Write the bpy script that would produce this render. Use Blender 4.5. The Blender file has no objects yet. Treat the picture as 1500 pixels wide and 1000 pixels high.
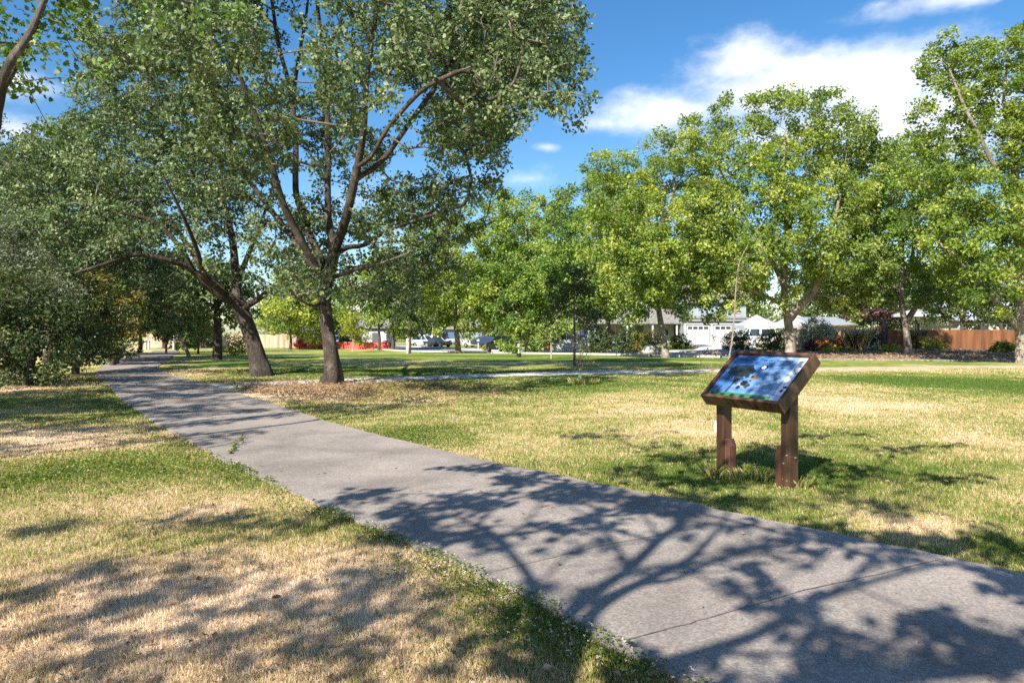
import bpy, math, random
import numpy as np
from mathutils import Vector, Matrix
random.seed(7)
RS = np.random.RandomState(11)
S = bpy.context.scene
COL = S.collection
R = math.radians

# ------------------------------------------------------------------ camera numbers (photo 1500x1000)
F, CX, HY, CH = 1000.0, 750.0, 484.0, 1.5
SUN_EL = R(39)
SD = (0.5, 0.866)                       # ground direction in which shadows fall
SL = 1.0 / math.tan(SUN_EL)
DENSE = 2.3                              # leaves per clump are multiplied by this

def sm(a, b, t):
    t = np.clip((t - a) / (b - a), 0, 1)
    return t * t * (3 - 2 * t)

def tz(x, y):
    return -0.9 * sm(30, 85, np.asarray(y, float)) * (1 - sm(2, 22, np.asarray(x, float)))

def P(px, py, d):                       # point seen at (px, py) d metres ahead
    return np.array([(px - CX) * d / F, d, CH - (py - HY) * d / F])

def GD(px, d):                          # ground point under column px, d metres ahead
    x = (px - CX) * d / F
    return np.array([x, d, float(tz(x, d))])

def GP(px, py):                         # ground point under a picture point
    d = CH * F / max(py - HY, 6)
    for _ in range(12):
        d = (CH - float(tz((px - CX) * d / F, d))) * F / max(py - HY, 6)
    return GD(px, d)

# ------------------------------------------------------------------ materials
def mat(name):
    m = bpy.data.materials.new(name); m.use_nodes = True
    nt = m.node_tree
    b = nt.nodes['Principled BSDF']
    return m, nt, b

def N(nt, t, **k):
    n = nt.nodes.new(t)
    for a, v in k.items():
        if a in n.inputs: n.inputs[a].default_value = v
        else: setattr(n, a, v)
    return n

def L(nt, a, b): nt.links.new(a, b)

def ramp(nt, stops):
    n = nt.nodes.new('ShaderNodeValToRGB')
    e = n.color_ramp.elements
    while len(e) > 1: e.remove(e[-1])
    e[0].position = stops[0][0]; e[0].color = (*stops[0][1], 1)
    for p, c in stops[1:]:
        q = e.new(p); q.color = (*c, 1)
    return n

def noisy(name, c1, c2, scale=8.0, rough=0.8, bump=0.3, bscale=None, stretch=(1, 1, 1), metal=0.0, dist=0.01, detail=5.0, lo=.35, hi=.65):
    m, nt, b = mat(name)
    tc = N(nt, 'ShaderNodeNewGeometry')
    mp = N(nt, 'ShaderNodeMapping'); mp.inputs['Scale'].default_value = stretch
    L(nt, tc.outputs['Position'], mp.inputs['Vector'])
    n = N(nt, 'ShaderNodeTexNoise', Scale=scale, Detail=detail)
    L(nt, mp.outputs['Vector'], n.inputs['Vector'])
    r = ramp(nt, [(lo, c1), (hi, c2)])
    L(nt, n.outputs['Fac'], r.inputs['Fac']); L(nt, r.outputs['Color'], b.inputs['Base Color'])
    b.inputs['Roughness'].default_value = rough; b.inputs['Metallic'].default_value = metal
    if bump:
        n2 = N(nt, 'ShaderNodeTexNoise', Scale=bscale or scale * 3, Detail=5.0)
        L(nt, mp.outputs['Vector'], n2.inputs['Vector'])
        bp = N(nt, 'ShaderNodeBump', Strength=bump, Distance=dist)
        L(nt, n2.outputs['Fac'], bp.inputs['Height']); L(nt, bp.outputs['Normal'], b.inputs['Normal'])
    return m

def leaf_mat(name, c1, c2, c3, back=1.5, rough=0.5, trans=0.3, spec=0.35):
    """leaf colours chosen per leaf by 'tint'; undersides paler; light passes through."""
    m, nt, b = mat(name)
    at = N(nt, 'ShaderNodeAttribute', attribute_name='tint')
    r = ramp(nt, [(0.0, c1), (0.55, c2), (1.0, c3)])
    L(nt, at.outputs['Fac'], r.inputs['Fac'])
    g = N(nt, 'ShaderNodeNewGeometry')
    hs = N(nt, 'ShaderNodeHueSaturation', Saturation=0.75, Value=back)
    L(nt, r.outputs['Color'], hs.inputs['Color'])
    mx = N(nt, 'ShaderNodeMix', data_type='RGBA')
    L(nt, g.outputs['Backfacing'], mx.inputs[0]); L(nt, r.outputs['Color'], mx.inputs[6]); L(nt, hs.outputs['Color'], mx.inputs[7])
    L(nt, mx.outputs[2], b.inputs['Base Color'])
    b.inputs['Roughness'].default_value = rough; b.inputs['Specular IOR Level'].default_value = spec
    t = N(nt, 'ShaderNodeBsdfTranslucent')
    hs2 = N(nt, 'ShaderNodeHueSaturation', Hue=0.49, Saturation=1.15, Value=1.6)
    L(nt, r.outputs['Color'], hs2.inputs['Color']); L(nt, hs2.outputs['Color'], t.inputs['Color'])
    ms = N(nt, 'ShaderNodeMixShader', Fac=trans)
    L(nt, b.outputs[0], ms.inputs[1]); L(nt, t.outputs[0], ms.inputs[2])
    L(nt, ms.outputs[0], nt.nodes['Material Output'].inputs['Surface'])
    return m

def bark_mat(name, c1, c2, scale=6.0, lichen=None, young=(.30, .265, .22)):
    m, nt, b = mat(name)
    g = N(nt, 'ShaderNodeNewGeometry')
    mp = N(nt, 'ShaderNodeMapping'); mp.inputs['Scale'].default_value = (1, 1, 0.22)
    L(nt, g.outputs['Position'], mp.inputs['Vector'])
    n = N(nt, 'ShaderNodeTexNoise', Scale=scale * 2, Detail=8.0, Roughness=0.7)
    L(nt, mp.outputs['Vector'], n.inputs['Vector'])
    v = N(nt, 'ShaderNodeTexVoronoi', Scale=scale * 2.2, feature='DISTANCE_TO_EDGE')
    mv = N(nt, 'ShaderNodeVectorMath', operation='ADD'); L(nt, mp.outputs['Vector'], mv.inputs[0])
    sc = N(nt, 'ShaderNodeVectorMath', operation='SCALE'); sc.inputs['Scale'].default_value = 0.25
    L(nt, n.outputs['Color'], sc.inputs[0]); L(nt, sc.outputs[0], mv.inputs[1]); L(nt, mv.outputs[0], v.inputs['Vector'])
    r = ramp(nt, [(0.3, c1), (0.7, c2)])
    L(nt, n.outputs['Fac'], r.inputs['Fac'])
    out = r.outputs['Color']
    if lichen:
        n3 = N(nt, 'ShaderNodeTexNoise', Scale=2.3, Detail=6.0, Roughness=0.65)
        L(nt, g.outputs['Position'], n3.inputs['Vector'])
        r3 = ramp(nt, [(0.52, (0, 0, 0)), (0.62, (1, 1, 1))]); L(nt, n3.outputs['Fac'], r3.inputs['Fac'])
        mx = N(nt, 'ShaderNodeMix', data_type='RGBA'); mx.inputs[7].default_value = (*lichen, 1)
        L(nt, r3.outputs['Color'], mx.inputs[0]); L(nt, out, mx.inputs[6]); out = mx.outputs[2]
    at = N(nt, 'ShaderNodeAttribute', attribute_name='rad')
    yr = N(nt, 'ShaderNodeMapRange'); yr.inputs['From Min'].default_value = .012; yr.inputs['From Max'].default_value = .05; yr.inputs['To Min'].default_value = .8; yr.inputs['To Max'].default_value = 0
    L(nt, at.outputs['Fac'], yr.inputs['Value'])
    my = N(nt, 'ShaderNodeMix', data_type='RGBA'); my.inputs[7].default_value = (*young, 1)
    L(nt, yr.outputs[0], my.inputs[0]); L(nt, out, my.inputs[6]); out = my.outputs[2]
    L(nt, out, b.inputs['Base Color'])
    b.inputs['Roughness'].default_value = 0.9
    rr = ramp(nt, [(0.0, (0, 0, 0)), (0.25, (1, 1, 1))]); L(nt, v.outputs['Distance'], rr.inputs['Fac'])
    ad = N(nt, 'ShaderNodeMath', operation='ADD'); L(nt, rr.outputs['Color'], ad.inputs[0]); L(nt, n.outputs['Fac'], ad.inputs[1])
    bp = N(nt, 'ShaderNodeBump', Strength=0.9, Distance=0.03)
    L(nt, ad.outputs[0], bp.inputs['Height']); L(nt, bp.outputs['Normal'], b.inputs['Normal'])
    return m

GREENS = [(0.0, (0.095, 0.155, 0.026)), (0.24, (0.21, 0.245, 0.055)), (0.40, (0.39, 0.355, 0.125)), (0.54, (0.56, 0.415, 0.235)), (0.75, (0.69, 0.525, 0.35)), (1.0, (0.83, 0.68, 0.51))]

def lawn_material():
    m, nt, b = mat('lawn ground')
    g = N(nt, 'ShaderNodeNewGeometry')
    at = N(nt, 'ShaderNodeAttribute', attribute_name='dry')
    n1 = N(nt, 'ShaderNodeTexNoise', Scale=1.6, Detail=7.0, Roughness=0.72)
    n2 = N(nt, 'ShaderNodeTexNoise', Scale=26.0, Detail=5.0, Roughness=0.75)
    n3 = N(nt, 'ShaderNodeTexNoise', Scale=0.35, Detail=3.0)
    for n in (n1, n2, n3): L(nt, g.outputs['Position'], n.inputs['Vector'])
    def madd(src, k, add):
        q = N(nt, 'ShaderNodeMath', operation='MULTIPLY_ADD'); q.inputs[1].default_value = k
        L(nt, src, q.inputs[0])
        if isinstance(add, float): q.inputs[2].default_value = add
        else: L(nt, add, q.inputs[2])
        return q.outputs[0]
    a = madd(n1.outputs['Fac'], 1.1, -0.55)
    a = madd(n2.outputs['Fac'], 0.9, madd(a, 1.0, -0.45))
    a = madd(n3.outputs['Fac'], 0.5, madd(a, 1.0, -0.25))
    ad = N(nt, 'ShaderNodeMath', operation='ADD'); L(nt, a, ad.inputs[0]); L(nt, at.outputs['Fac'], ad.inputs[1])
    r = ramp(nt, GREENS); L(nt, ad.outputs[0], r.inputs['Fac'])
    L(nt, r.outputs['Color'], b.inputs['Base Color'])
    b.inputs['Roughness'].default_value = 0.95; b.inputs['Specular IOR Level'].default_value = 0.1
    bp = N(nt, 'ShaderNodeBump', Strength=0.8, Distance=0.04); L(nt, n2.outputs['Fac'], bp.inputs['Height'])
    L(nt, bp.outputs['Normal'], b.inputs['Normal'])
    return m

def blade_material(name='grass blades', stops=GREENS):
    m, nt, b = mat(name)
    at = N(nt, 'ShaderNodeAttribute', attribute_name='tint')
    r = ramp(nt, stops); L(nt, at.outputs['Fac'], r.inputs['Fac'])
    L(nt, r.outputs['Color'], b.inputs['Base Color'])
    b.inputs['Roughness'].default_value = 0.6; b.inputs['Specular IOR Level'].default_value = 0.2
    t = N(nt, 'ShaderNodeBsdfTranslucent'); L(nt, r.outputs['Color'], t.inputs['Color'])
    ms = N(nt, 'ShaderNodeMixShader', Fac=0.35)
    L(nt, b.outputs[0], ms.inputs[1]); L(nt, t.outputs[0], ms.inputs[2])
    L(nt, ms.outputs[0], nt.nodes['Material Output'].inputs['Surface'])
    return m

def path_material():
    m, nt, b = mat('worn concrete path')
    g = N(nt, 'ShaderNodeNewGeometry')
    v = N(nt, 'ShaderNodeTexVoronoi', Scale=85.0); L(nt, g.outputs['Position'], v.inputs['Vector'])
    n = N(nt, 'ShaderNodeTexNoise', Scale=1.1, Detail=8.0, Roughness=0.7); L(nt, g.outputs['Position'], n.inputs['Vector'])
    n2 = N(nt, 'ShaderNodeTexNoise', Scale=60.0, Detail=3.0, Roughness=0.8); L(nt, g.outputs['Position'], n2.inputs['Vector'])
    r1 = ramp(nt, [(0.3, (0.200, 0.176, 0.158)), (0.7, (0.315, 0.277, 0.248))]); L(nt, n.outputs['Fac'], r1.inputs['Fac'])
    sv = N(nt, 'ShaderNodeSeparateColor'); L(nt, v.outputs['Color'], sv.inputs[0])
    r2 = ramp(nt, [(0.0, (0.55, 0.53, 0.52)), (0.5, (0.95, 0.95, 0.95)), (1.0, (1.45, 1.43, 1.4))]); L(nt, sv.outputs[0], r2.inputs['Fac'])
    mx = N(nt, 'ShaderNodeMix', data_type='RGBA', blend_type='MULTIPLY'); mx.inputs[0].default_value = 0.55
    L(nt, r1.outputs['Color'], mx.inputs[6]); L(nt, r2.outputs['Color'], mx.inputs[7])
    r3 = ramp(nt, [(0.35, (0.7, 0.7, 0.7)), (0.65, (1.2, 1.2, 1.2))]); L(nt, n2.outputs['Fac'], r3.inputs['Fac'])
    mx2 = N(nt, 'ShaderNodeMix', data_type='RGBA', blend_type='MULTIPLY'); mx2.inputs[0].default_value = 0.6
    L(nt, mx.outputs[2], mx2.inputs[6]); L(nt, r3.outputs['Color'], mx2.inputs[7])
    n4 = N(nt, 'ShaderNodeTexNoise', Scale=0.55, Detail=9.0, Roughness=0.75, Distortion=0.6); L(nt, g.outputs['Position'], n4.inputs['Vector'])
    r4 = ramp(nt, [(0.36, (.74, .72, .70)), (0.52, (1, 1, 1)), (0.66, (1.12, 1.1, 1.07))]); L(nt, n4.outputs['Fac'], r4.inputs['Fac'])
    mx3 = N(nt, 'ShaderNodeMix', data_type='RGBA', blend_type='MULTIPLY'); mx3.inputs[0].default_value = 1
    L(nt, mx2.outputs[2], mx3.inputs[6]); L(nt, r4.outputs['Color'], mx3.inputs[7])
    L(nt, mx3.outputs[2], b.inputs['Base Color'])
    b.inputs['Roughness'].default_value = 0.85
    bp = N(nt, 'ShaderNodeBump', Strength=0.6, Distance=0.006); L(nt, n2.outputs['Fac'], bp.inputs['Height'])
    L(nt, bp.outputs['Normal'], b.inputs['Normal'])
    return m

def plain(name, c, rough=0.6, spec=0.5, metal=0.0, coat=0.0):
    m, nt, b = mat(name)
    n = N(nt, 'ShaderNodeTexNoise', Scale=3.0, Detail=4.0)
    g = N(nt, 'ShaderNodeNewGeometry'); L(nt, g.outputs['Position'], n.inputs['Vector'])
    r = ramp(nt, [(0.3, tuple(v * 0.86 for v in c)), (0.7, tuple(min(v * 1.08, 1) for v in c))])
    L(nt, n.outputs['Fac'], r.inputs['Fac']); L(nt, r.outputs['Color'], b.inputs['Base Color'])
    b.inputs['Roughness'].default_value = rough; b.inputs['Specular IOR Level'].default_value = spec
    b.inputs['Metallic'].default_value = metal; b.inputs['Coat Weight'].default_value = coat
    return m

M = {}
M['oak'] = leaf_mat('oak leaves', (0.036, 0.070, 0.021), (0.105, 0.160, 0.051), (0.255, 0.305, 0.135), back=1.3, rough=0.5, trans=0.25, spec=0.35)
M['syc'] = leaf_mat('sycamore leaves', (0.075, 0.135, 0.016), (0.205, 0.285, 0.038), (0.42, 0.445, 0.09), back=1.35, trans=0.35)
M['syc2'] = leaf_mat('greener sycamore leaves', (0.055, 0.115, 0.016), (0.15, 0.245, 0.038), (0.34, 0.40, 0.09), back=1.3, trans=0.35)
M['dark'] = leaf_mat('dark shrub leaves', (0.02, 0.04, 0.012), (0.045, 0.075, 0.02), (0.11, 0.14, 0.04), back=1.6, rough=0.45, trans=0.2)
M['silver'] = leaf_mat('silver leaves', (0.10, 0.13, 0.07), (0.20, 0.24, 0.15), (0.34, 0.36, 0.26), back=1.3, trans=0.2)
M['yellow'] = leaf_mat('yellow green leaves', (0.12, 0.16, 0.015), (0.27, 0.30, 0.03), (0.45, 0.42, 0.07), back=1.2, trans=0.35)
M['purple'] = leaf_mat('purple leaves', (0.03, 0.012, 0.018), (0.07, 0.03, 0.04), (0.16, 0.08, 0.09), back=1.4, trans=0.25)
M['rust'] = leaf_mat('rust leaves', (0.22, 0.08, 0.03), (0.38, 0.16, 0.05), (0.55, 0.30, 0.10), back=1.2, trans=0.3)
M['redbush'] = leaf_mat('red flowers', (0.30, 0.02, 0.02), (0.55, 0.07, 0.06), (0.65, 0.22, 0.18), back=1.1, trans=0.25)
M['mixred'] = leaf_mat('reddening leaves', (0.06, 0.10, 0.02), (0.16, 0.18, 0.03), (0.42, 0.20, 0.06), back=1.3, trans=0.3)
M['brownleaf'] = leaf_mat('withered leaves', (0.17, 0.10, 0.05), (0.28, 0.18, 0.10), (0.42, 0.31, 0.20), back=1.1, trans=0.2)
M['clover'] = leaf_mat('clover leaves', (0.05, 0.10, 0.014), (0.11, 0.17, 0.025), (0.24, 0.26, 0.05), back=1.2, trans=0.3)
M['bark_oak'] = bark_mat('oak bark', (0.026, 0.019, 0.015), (0.10, 0.076, 0.06), 5.0, lichen=(0.15, 0.12, 0.09))
M['bark_syc'] = bark_mat('sycamore bark', (0.13, 0.10, 0.078), (0.32, 0.27, 0.215), 3.0, lichen=(0.42, 0.36, 0.30))
M['bark_dark'] = bark_mat('dark bark', (0.05, 0.04, 0.032), (0.13, 0.105, 0.085), 6.0)
M['bark_pale'] = bark_mat('pale bark', (0.38, 0.32, 0.26), (0.55, 0.48, 0.40), 6.0)
M['lawn'] = lawn_material()
M['blade'] = blade_material()
M['path'] = path_material()
M['joint'] = noisy('path joint', (0.07, 0.062, 0.055), (0.14, 0.12, 0.105), 30)
M['walk'] = noisy('pale concrete', (0.42, 0.40, 0.38), (0.58, 0.56, 0.53), 3.0, 0.85, 0.3, 60)
M['street'] = noisy('street asphalt', (0.17, 0.165, 0.17), (0.26, 0.25, 0.25), 1.5, 0.85, 0.3, 80)
M['mulch'] = noisy('bark mulch and dry leaves', (0.09, 0.065, 0.05), (0.42, 0.34, 0.27), 7.0, 0.95, 0.9, 20, dist=0.05, detail=8.0)
M['wood'] = noisy('stained sign wood', (0.036, 0.018, 0.011), (0.12, 0.062, 0.036), 9.0, 0.42, 0.35, 40, (1, 1, 0.08), dist=0.004)
M['woodred'] = noisy('red brown worn wood', (0.055, 0.022, 0.013), (0.125, 0.052, 0.032), 7.0, 0.55, 0.4, 30, (1, 1, 0.12), dist=0.005)
M['cedar'] = noisy('cedar fence', (0.095, 0.037, 0.014), (0.22, 0.09, 0.032), 2.2, 0.8, 0.4, 18, (1, 1, 0.12))
M['oldfence'] = noisy('weathered fence', (0.30, 0.21, 0.14), (0.52, 0.40, 0.30), 2.0, 0.85, 0.4, 18, (1, 1, 0.12))
M['darkwood'] = noisy('dark rail', (0.03, 0.025, 0.02), (0.07, 0.055, 0.045), 8.0)
M['redpaint'] = noisy('faded red paint', (0.50, 0.07, 0.06), (0.66, 0.14, 0.11), 2.0, 0.7, 0.2)
M['white'] = plain('white paint', (0.46, 0.47, 0.48), 0.5)
M['palemetal'] = plain('pale corrugated metal', (0.23, 0.26, 0.29), 0.5)
M['canvas'] = plain('white canvas', (0.34, 0.35, 0.38), 0.8, 0.2)
M['siding'] = plain('pale grey siding', (0.27, 0.32, 0.345), 0.6)
M['bluewall'] = plain('blue grey wall', (0.26, 0.30, 0.38), 0.6)
M['bluedoor'] = plain('blue door', (0.07, 0.13, 0.26), 0.5)
M['cream'] = plain('cream stucco', (0.62, 0.57, 0.49), 0.8)
M['roof'] = noisy('grey shingle roof', (0.12, 0.115, 0.11), (0.24, 0.23, 0.22), 4.0, 0.9, 0.5, 30)
M['roofblue'] = noisy('blue grey shingle roof', (0.30, 0.35, 0.42), (0.45, 0.50, 0.56), 4.0, 0.9, 0.4, 30)
M['dkgrey'] = plain('dark grey paint', (0.09, 0.09, 0.10), 0.6)
M['black'] = plain('black plastic', (0.02, 0.02, 0.02), 0.5)
M['carwhite'] = plain('white car paint', (0.72, 0.72, 0.72), 0.25, 0.6, 0, 0.6)
M['carsilver'] = plain('silver car paint', (0.42, 0.44, 0.47), 0.28, 0.6, 0.4, 0.6)
M['cardark'] = plain('dark car paint', (0.03, 0.034, 0.04), 0.22, 0.6, 0, 0.8)
M['carred'] = plain('dark red car paint', (0.25, 0.02, 0.02), 0.25, 0.6, 0, 0.8)
M['carblue'] = plain('blue car paint', (0.22, 0.33, 0.5), 0.25, 0.6, 0, 0.8)
M['glass'] = plain('dark window glass', (0.03, 0.04, 0.05), 0.06, 0.9)
M['tyre'] = plain('tyre rubber', (0.02, 0.02, 0.02), 0.8)
M['rim'] = plain('wheel rim', (0.5, 0.5, 0.52), 0.3, 0.6, 0.7)
M['lamp'] = plain('lamp lens', (0.75, 0.75, 0.72), 0.2)
M['tail'] = plain('tail lamp lens', (0.35, 0.02, 0.02), 0.25)
M['tube'] = plain('pale green grow tube', (0.38, 0.62, 0.42), 0.6)
M['greytube'] = plain('pale trunk guard', (0.62, 0.56, 0.48), 0.7)
M['tarp'] = plain('dark blue tarp', (0.03, 0.05, 0.11), 0.5)
M['steel'] = plain('galvanised screw', (0.62, 0.62, 0.60), 0.35, 0.6, 0.8)
M['stone'] = noisy('pale stone', (0.35, 0.32, 0.28), (0.6, 0.56, 0.5), 5.0, 0.9, 0.6)
M['orange'] = plain('orange cloth', (0.65, 0.16, 0.05), 0.7)

# ------------------------------------------------------------------ mesh helpers
def np_mesh(name, V, faces_flat, loop_tot, attrs=None, smooth=False):
    me = bpy.data.meshes.new(name)
    nv, nl, nf = len(V), len(faces_flat), len(loop_tot)
    me.vertices.add(nv); me.vertices.foreach_set('co', np.asarray(V, np.float32).ravel())
    me.loops.add(nl); me.loops.foreach_set('vertex_index', np.asarray(faces_flat, np.int32))
    me.polygons.add(nf)
    st = np.zeros(nf, np.int32); st[1:] = np.cumsum(loop_tot)[:-1]
    me.polygons.foreach_set('loop_start', st)
    me.polygons.foreach_set('loop_total', np.asarray(loop_tot, np.int32))
    me.polygons.foreach_set('use_smooth', np.full(nf, bool(smooth)))
    me.update(calc_edges=True); me.validate()
    for k, a in (attrs or {}).items():
        at = me.attributes.new(k, 'FLOAT', 'POINT'); at.data.foreach_set('value', np.asarray(a, np.float32))
    return me

class MB:
    def __init__(s): s.v = []; s.f = []; s.mi = []; s.m = 0
    def poly(s, pts):
        b = len(s.v); s.v += [tuple(p) for p in pts]; s.f.append(list(range(b, b + len(pts)))); s.mi.append(s.m)
    def box(s, c, size, rot=None, taper=1.0):
        rot = rot or Matrix.Identity(3)
        b = len(s.v); hx, hy, hz = size[0] / 2, size[1] / 2, size[2] / 2
        for dz in (-1, 1):
            k = taper if dz > 0 else 1.0
            for dx, dy in ((-1, -1), (1, -1), (1, 1), (-1, 1)):
                p = rot @ Vector((dx * hx * k, dy * hy * k, dz * hz)); s.v.append((c[0] + p[0], c[1] + p[1], c[2] + p[2]))
        for q in ((0, 3, 2, 1), (4, 5, 6, 7), (0, 1, 5, 4), (1, 2, 6, 5), (2, 3, 7, 6), (3, 0, 4, 7)):
            s.f.append([b + i for i in q]); s.mi.append(s.m)
        return s
    def tube(s, pts, rad, n=8, cap=True):
        pts = [Vector(p) for p in pts]
        if not hasattr(rad, '__len__'): rad = [rad] * len(pts)
        b = len(s.v); ref = None
        for i, p in enumerate(pts):
            t = (pts[min(i + 1, len(pts) - 1)] - pts[max(i - 1, 0)])
            if t.length < 1e-9: t = Vector((0, 0, 1))
            t.normalize()
            a = t.cross(ref if ref is not None and abs(t.dot(ref)) < 0.95 else (Vector((1, 0, 0)) if abs(t.x) < 0.9 else Vector((0, 1, 0)))).normalized()
            c = t.cross(a); ref = c.cross(t) * -1 if False else ref
            for k in range(n):
                w = 2 * math.pi * k / n
                q = p + (a * math.cos(w) + c * math.sin(w)) * rad[i]; s.v.append(tuple(q))
        for i in range(len(pts) - 1):
            for k in range(n):
                s.f.append([b + i * n + k, b + i * n + (k + 1) % n, b + (i + 1) * n + (k + 1) % n, b + (i + 1) * n + k]); s.mi.append(s.m)
        if cap:
            s.f.append([b + k for k in reversed(range(n))]); s.mi.append(s.m)
            e = b + (len(pts) - 1) * n; s.f.append([e + k for k in range(n)]); s.mi.append(s.m)
        return s
    def prism(s, prof, y0, y1, fn=None):
        """profile of (x, z) pairs swept from y0 to y1"""
        b = len(s.v); n = len(prof)
        for y in (y0, y1):
            for x, z in prof: s.v.append((x, y, z))
        s.f.append([b + i for i in range(n)]); s.mi.append(s.m)
        s.f.append([b + n + i for i in reversed(range(n))]); s.mi.append(s.m)
        for i in range(n):
            j = (i + 1) % n; s.f.append([b + j, b + i, b + n + i, b + n + j]); s.mi.append(s.m)
        return s
    def build(s, name, mats, parent=None, xf=None, origin=None, smooth=False, bevel=0):
        me = bpy.data.meshes.new(name)
        V = s.v
        if xf is not None: V = [tuple(xf @ Vector(p)) for p in V]
        o = np.array(origin if origin is not None else (0, 0, 0), float)
        me.from_pydata([tuple(np.array(p) - o) for p in V], [], s.f)
        mats = mats if isinstance(mats, (list, tuple)) else [mats]
        for m in mats: me.materials.append(m)
        if len(mats) > 1: me.polygons.foreach_set('material_index', s.mi)
        if smooth: me.polygons.foreach_set('use_smooth', [True] * len(me.polygons))
        me.update()
        ob = link(name, me, parent)
        if parent is None and origin is not None: ob.location = o
        if bevel:
            b = ob.modifiers.new('b', 'BEVEL'); b.width = bevel; b.segments = 2; b.limit_method = 'ANGLE'
        return ob

def link(name, me, parent=None):
    ob = bpy.data.objects.new(name, me); COL.objects.link(ob)
    if parent is not None: ob.parent = parent
    return ob

def tag(o, label=None, cat=None, group=None, kind=None):
    if label: o['label'] = label
    if cat: o['category'] = cat
    if group: o['group'] = group
    if kind: o['kind'] = kind
    return o

def empty(name, loc, label, cat, group=None, rz=0):
    o = bpy.data.objects.new(name, None); COL.objects.link(o)
    o.location = tuple(float(v) for v in loc); o.rotation_euler = (0, 0, rz); o.empty_display_size = 0.3
    return tag(o, label, cat, group)

def copy_tree(o, parent=None):
    c = o.copy(); COL.objects.link(c); c.parent = parent
    for ch in list(o.children): copy_tree(ch, c)
    return c

# ------------------------------------------------------------------ leaves
T_DIA = (np.array([(0, 0, 0), (0.36, 0.45, 0.10), (0, 1, -0.06), (-0.36, 0.45, 0.10)]), [(0, 1, 2, 3)])
T_NARROW = (np.array([(0, 0, 0), (0.2, 0.5, 0.05), (0, 1, -0.08), (-0.2, 0.5, 0.05)]), [(0, 1, 2, 3)])
_pl = [(0, 0), (0.32, 0.02), (0.55, 0.30), (0.30, 0.42), (0.40, 0.72), (0.14, 0.66), (0, 1.0)]
_pl = _pl + [(-x, y) for x, y in _pl[-2:0:-1]]
T_LOBE = (np.array([(x, y, 0.16 * abs(x) - 0.1 * y * y) for x, y in _pl]), [tuple(range(len(_pl)))])

_ok = [(0, 0), (.10, .18), (.30, .28), (.19, .42), (.37, .58), (.20, .70), (.22, .88), (0, 1.0)]
_ok = _ok + [(-x, y) for x, y in _ok[-2:0:-1]]
T_OAK = (np.array([(x, y, .2 * abs(x) - .12 * y * y) for x, y in _ok]), [tuple(range(len(_ok)))])

def leaves(name, C, rad, K, size, center, m, tmpl=T_DIA, rs=None, flat=0.8, up=0.45, out=0.35, tint_shift=0.0, svar=0.5, parent=None, origin=(0, 0, 0)):
    """C: clump centres; K leaves in each; returns the crown mesh object"""
    rs = rs or RS
    n = len(C); K = max(1, int(K))
    rad = np.broadcast_to(np.asarray(rad, float), (n,))
    g = rs.normal(size=(n, K, 3)); g /= np.linalg.norm(g, axis=2, keepdims=True)
    rr = rs.rand(n, K, 1) ** 0.55
    pos = C[:, None, :] + g * rr * rad[:, None, None] * np.array([1, 1, flat])
    ct = rs.normal(0, 0.2, size=(n, 1)) + tint_shift                     # clumps differ a little
    tint = np.clip(0.45 + ct + rs.normal(0, 0.2, size=(n, K)), 0, 1).reshape(-1)
    pos = pos.reshape(-1, 3); nn = len(pos)
    o = (pos - np.asarray(center)); o /= (np.linalg.norm(o, axis=1, keepdims=True) + 1e-6)
    nrm = rs.normal(size=(nn, 3)); nrm /= np.linalg.norm(nrm, axis=1, keepdims=True)
    nrm = nrm * 0.75 + o * out + np.array([0, 0, up]); nrm /= np.linalg.norm(nrm, axis=1, keepdims=True)
    d = rs.normal(size=(nn, 3)) + o * 0.5 + np.array([0, 0, -0.45])
    d -= nrm * np.sum(d * nrm, axis=1, keepdims=True); d /= (np.linalg.norm(d, axis=1, keepdims=True) + 1e-6)
    x = np.cross(d, nrm)
    sz = size * (1 + svar * rs.uniform(-1, 1, size=(nn, 1)))
    tv, tf = tmpl; k = len(tv)
    V = pos[:, None, :] + sz[:, None, :] * (tv[None, :, 0:1] * x[:, None, :] + tv[None, :, 1:2] * d[:, None, :] + tv[None, :, 2:3] * nrm[:, None, :])
    V = V.reshape(-1, 3) - np.asarray(origin)
    idx = (np.arange(nn)[:, None] * k)
    fl = np.concatenate([idx + np.array(f)[None, :] for f in tf], axis=1).reshape(-1)
    lt = np.tile(np.array([len(f) for f in tf]), nn)
    me = np_mesh(name, V, fl, lt, {'tint': np.repeat(tint, k)})
    me.materials.append(m)
    return link(name, me, parent)

def blob_points(blobs, spacing, rs, shell=0.35, cut=None):
    """attractors spread through blobs (centre xyz, radii xyz)"""
    out = []
    for c, r in blobs:
        c = np.asarray(c, float); r = np.asarray(r, float)
        vol = 4.19 * r[0] * r[1] * r[2]
        n = max(3, int(vol / (spacing ** 3) * 1.25))
        g = rs.normal(size=(n, 3)); g /= np.linalg.norm(g, axis=1, keepdims=True)
        q = (shell + (1 - shell) * rs.rand(n, 1)) ** 0.6
        out.append(c + g * q * r)
    A = np.concatenate(out); rs.shuffle(A)
    keep = []; cell = {}
    s2 = (spacing * 0.8) ** 2; cs = spacing * 0.8
    for p in A:
        k = tuple((p // cs).astype(int)); ok = True
        for dx in (-1, 0, 1):
            for dy in (-1, 0, 1):
                for dz in (-1, 0, 1):
                    for q in cell.get((k[0] + dx, k[1] + dy, k[2] + dz), ()):
                        if (p[0] - q[0]) ** 2 + (p[1] - q[1]) ** 2 + (p[2] - q[2]) ** 2 < s2: ok = False
        if ok: cell.setdefault(k, []).append(p); keep.append(p)
    A = np.array(keep)
    if cut is not None: A = A[cut(A)]
    return A

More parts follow.
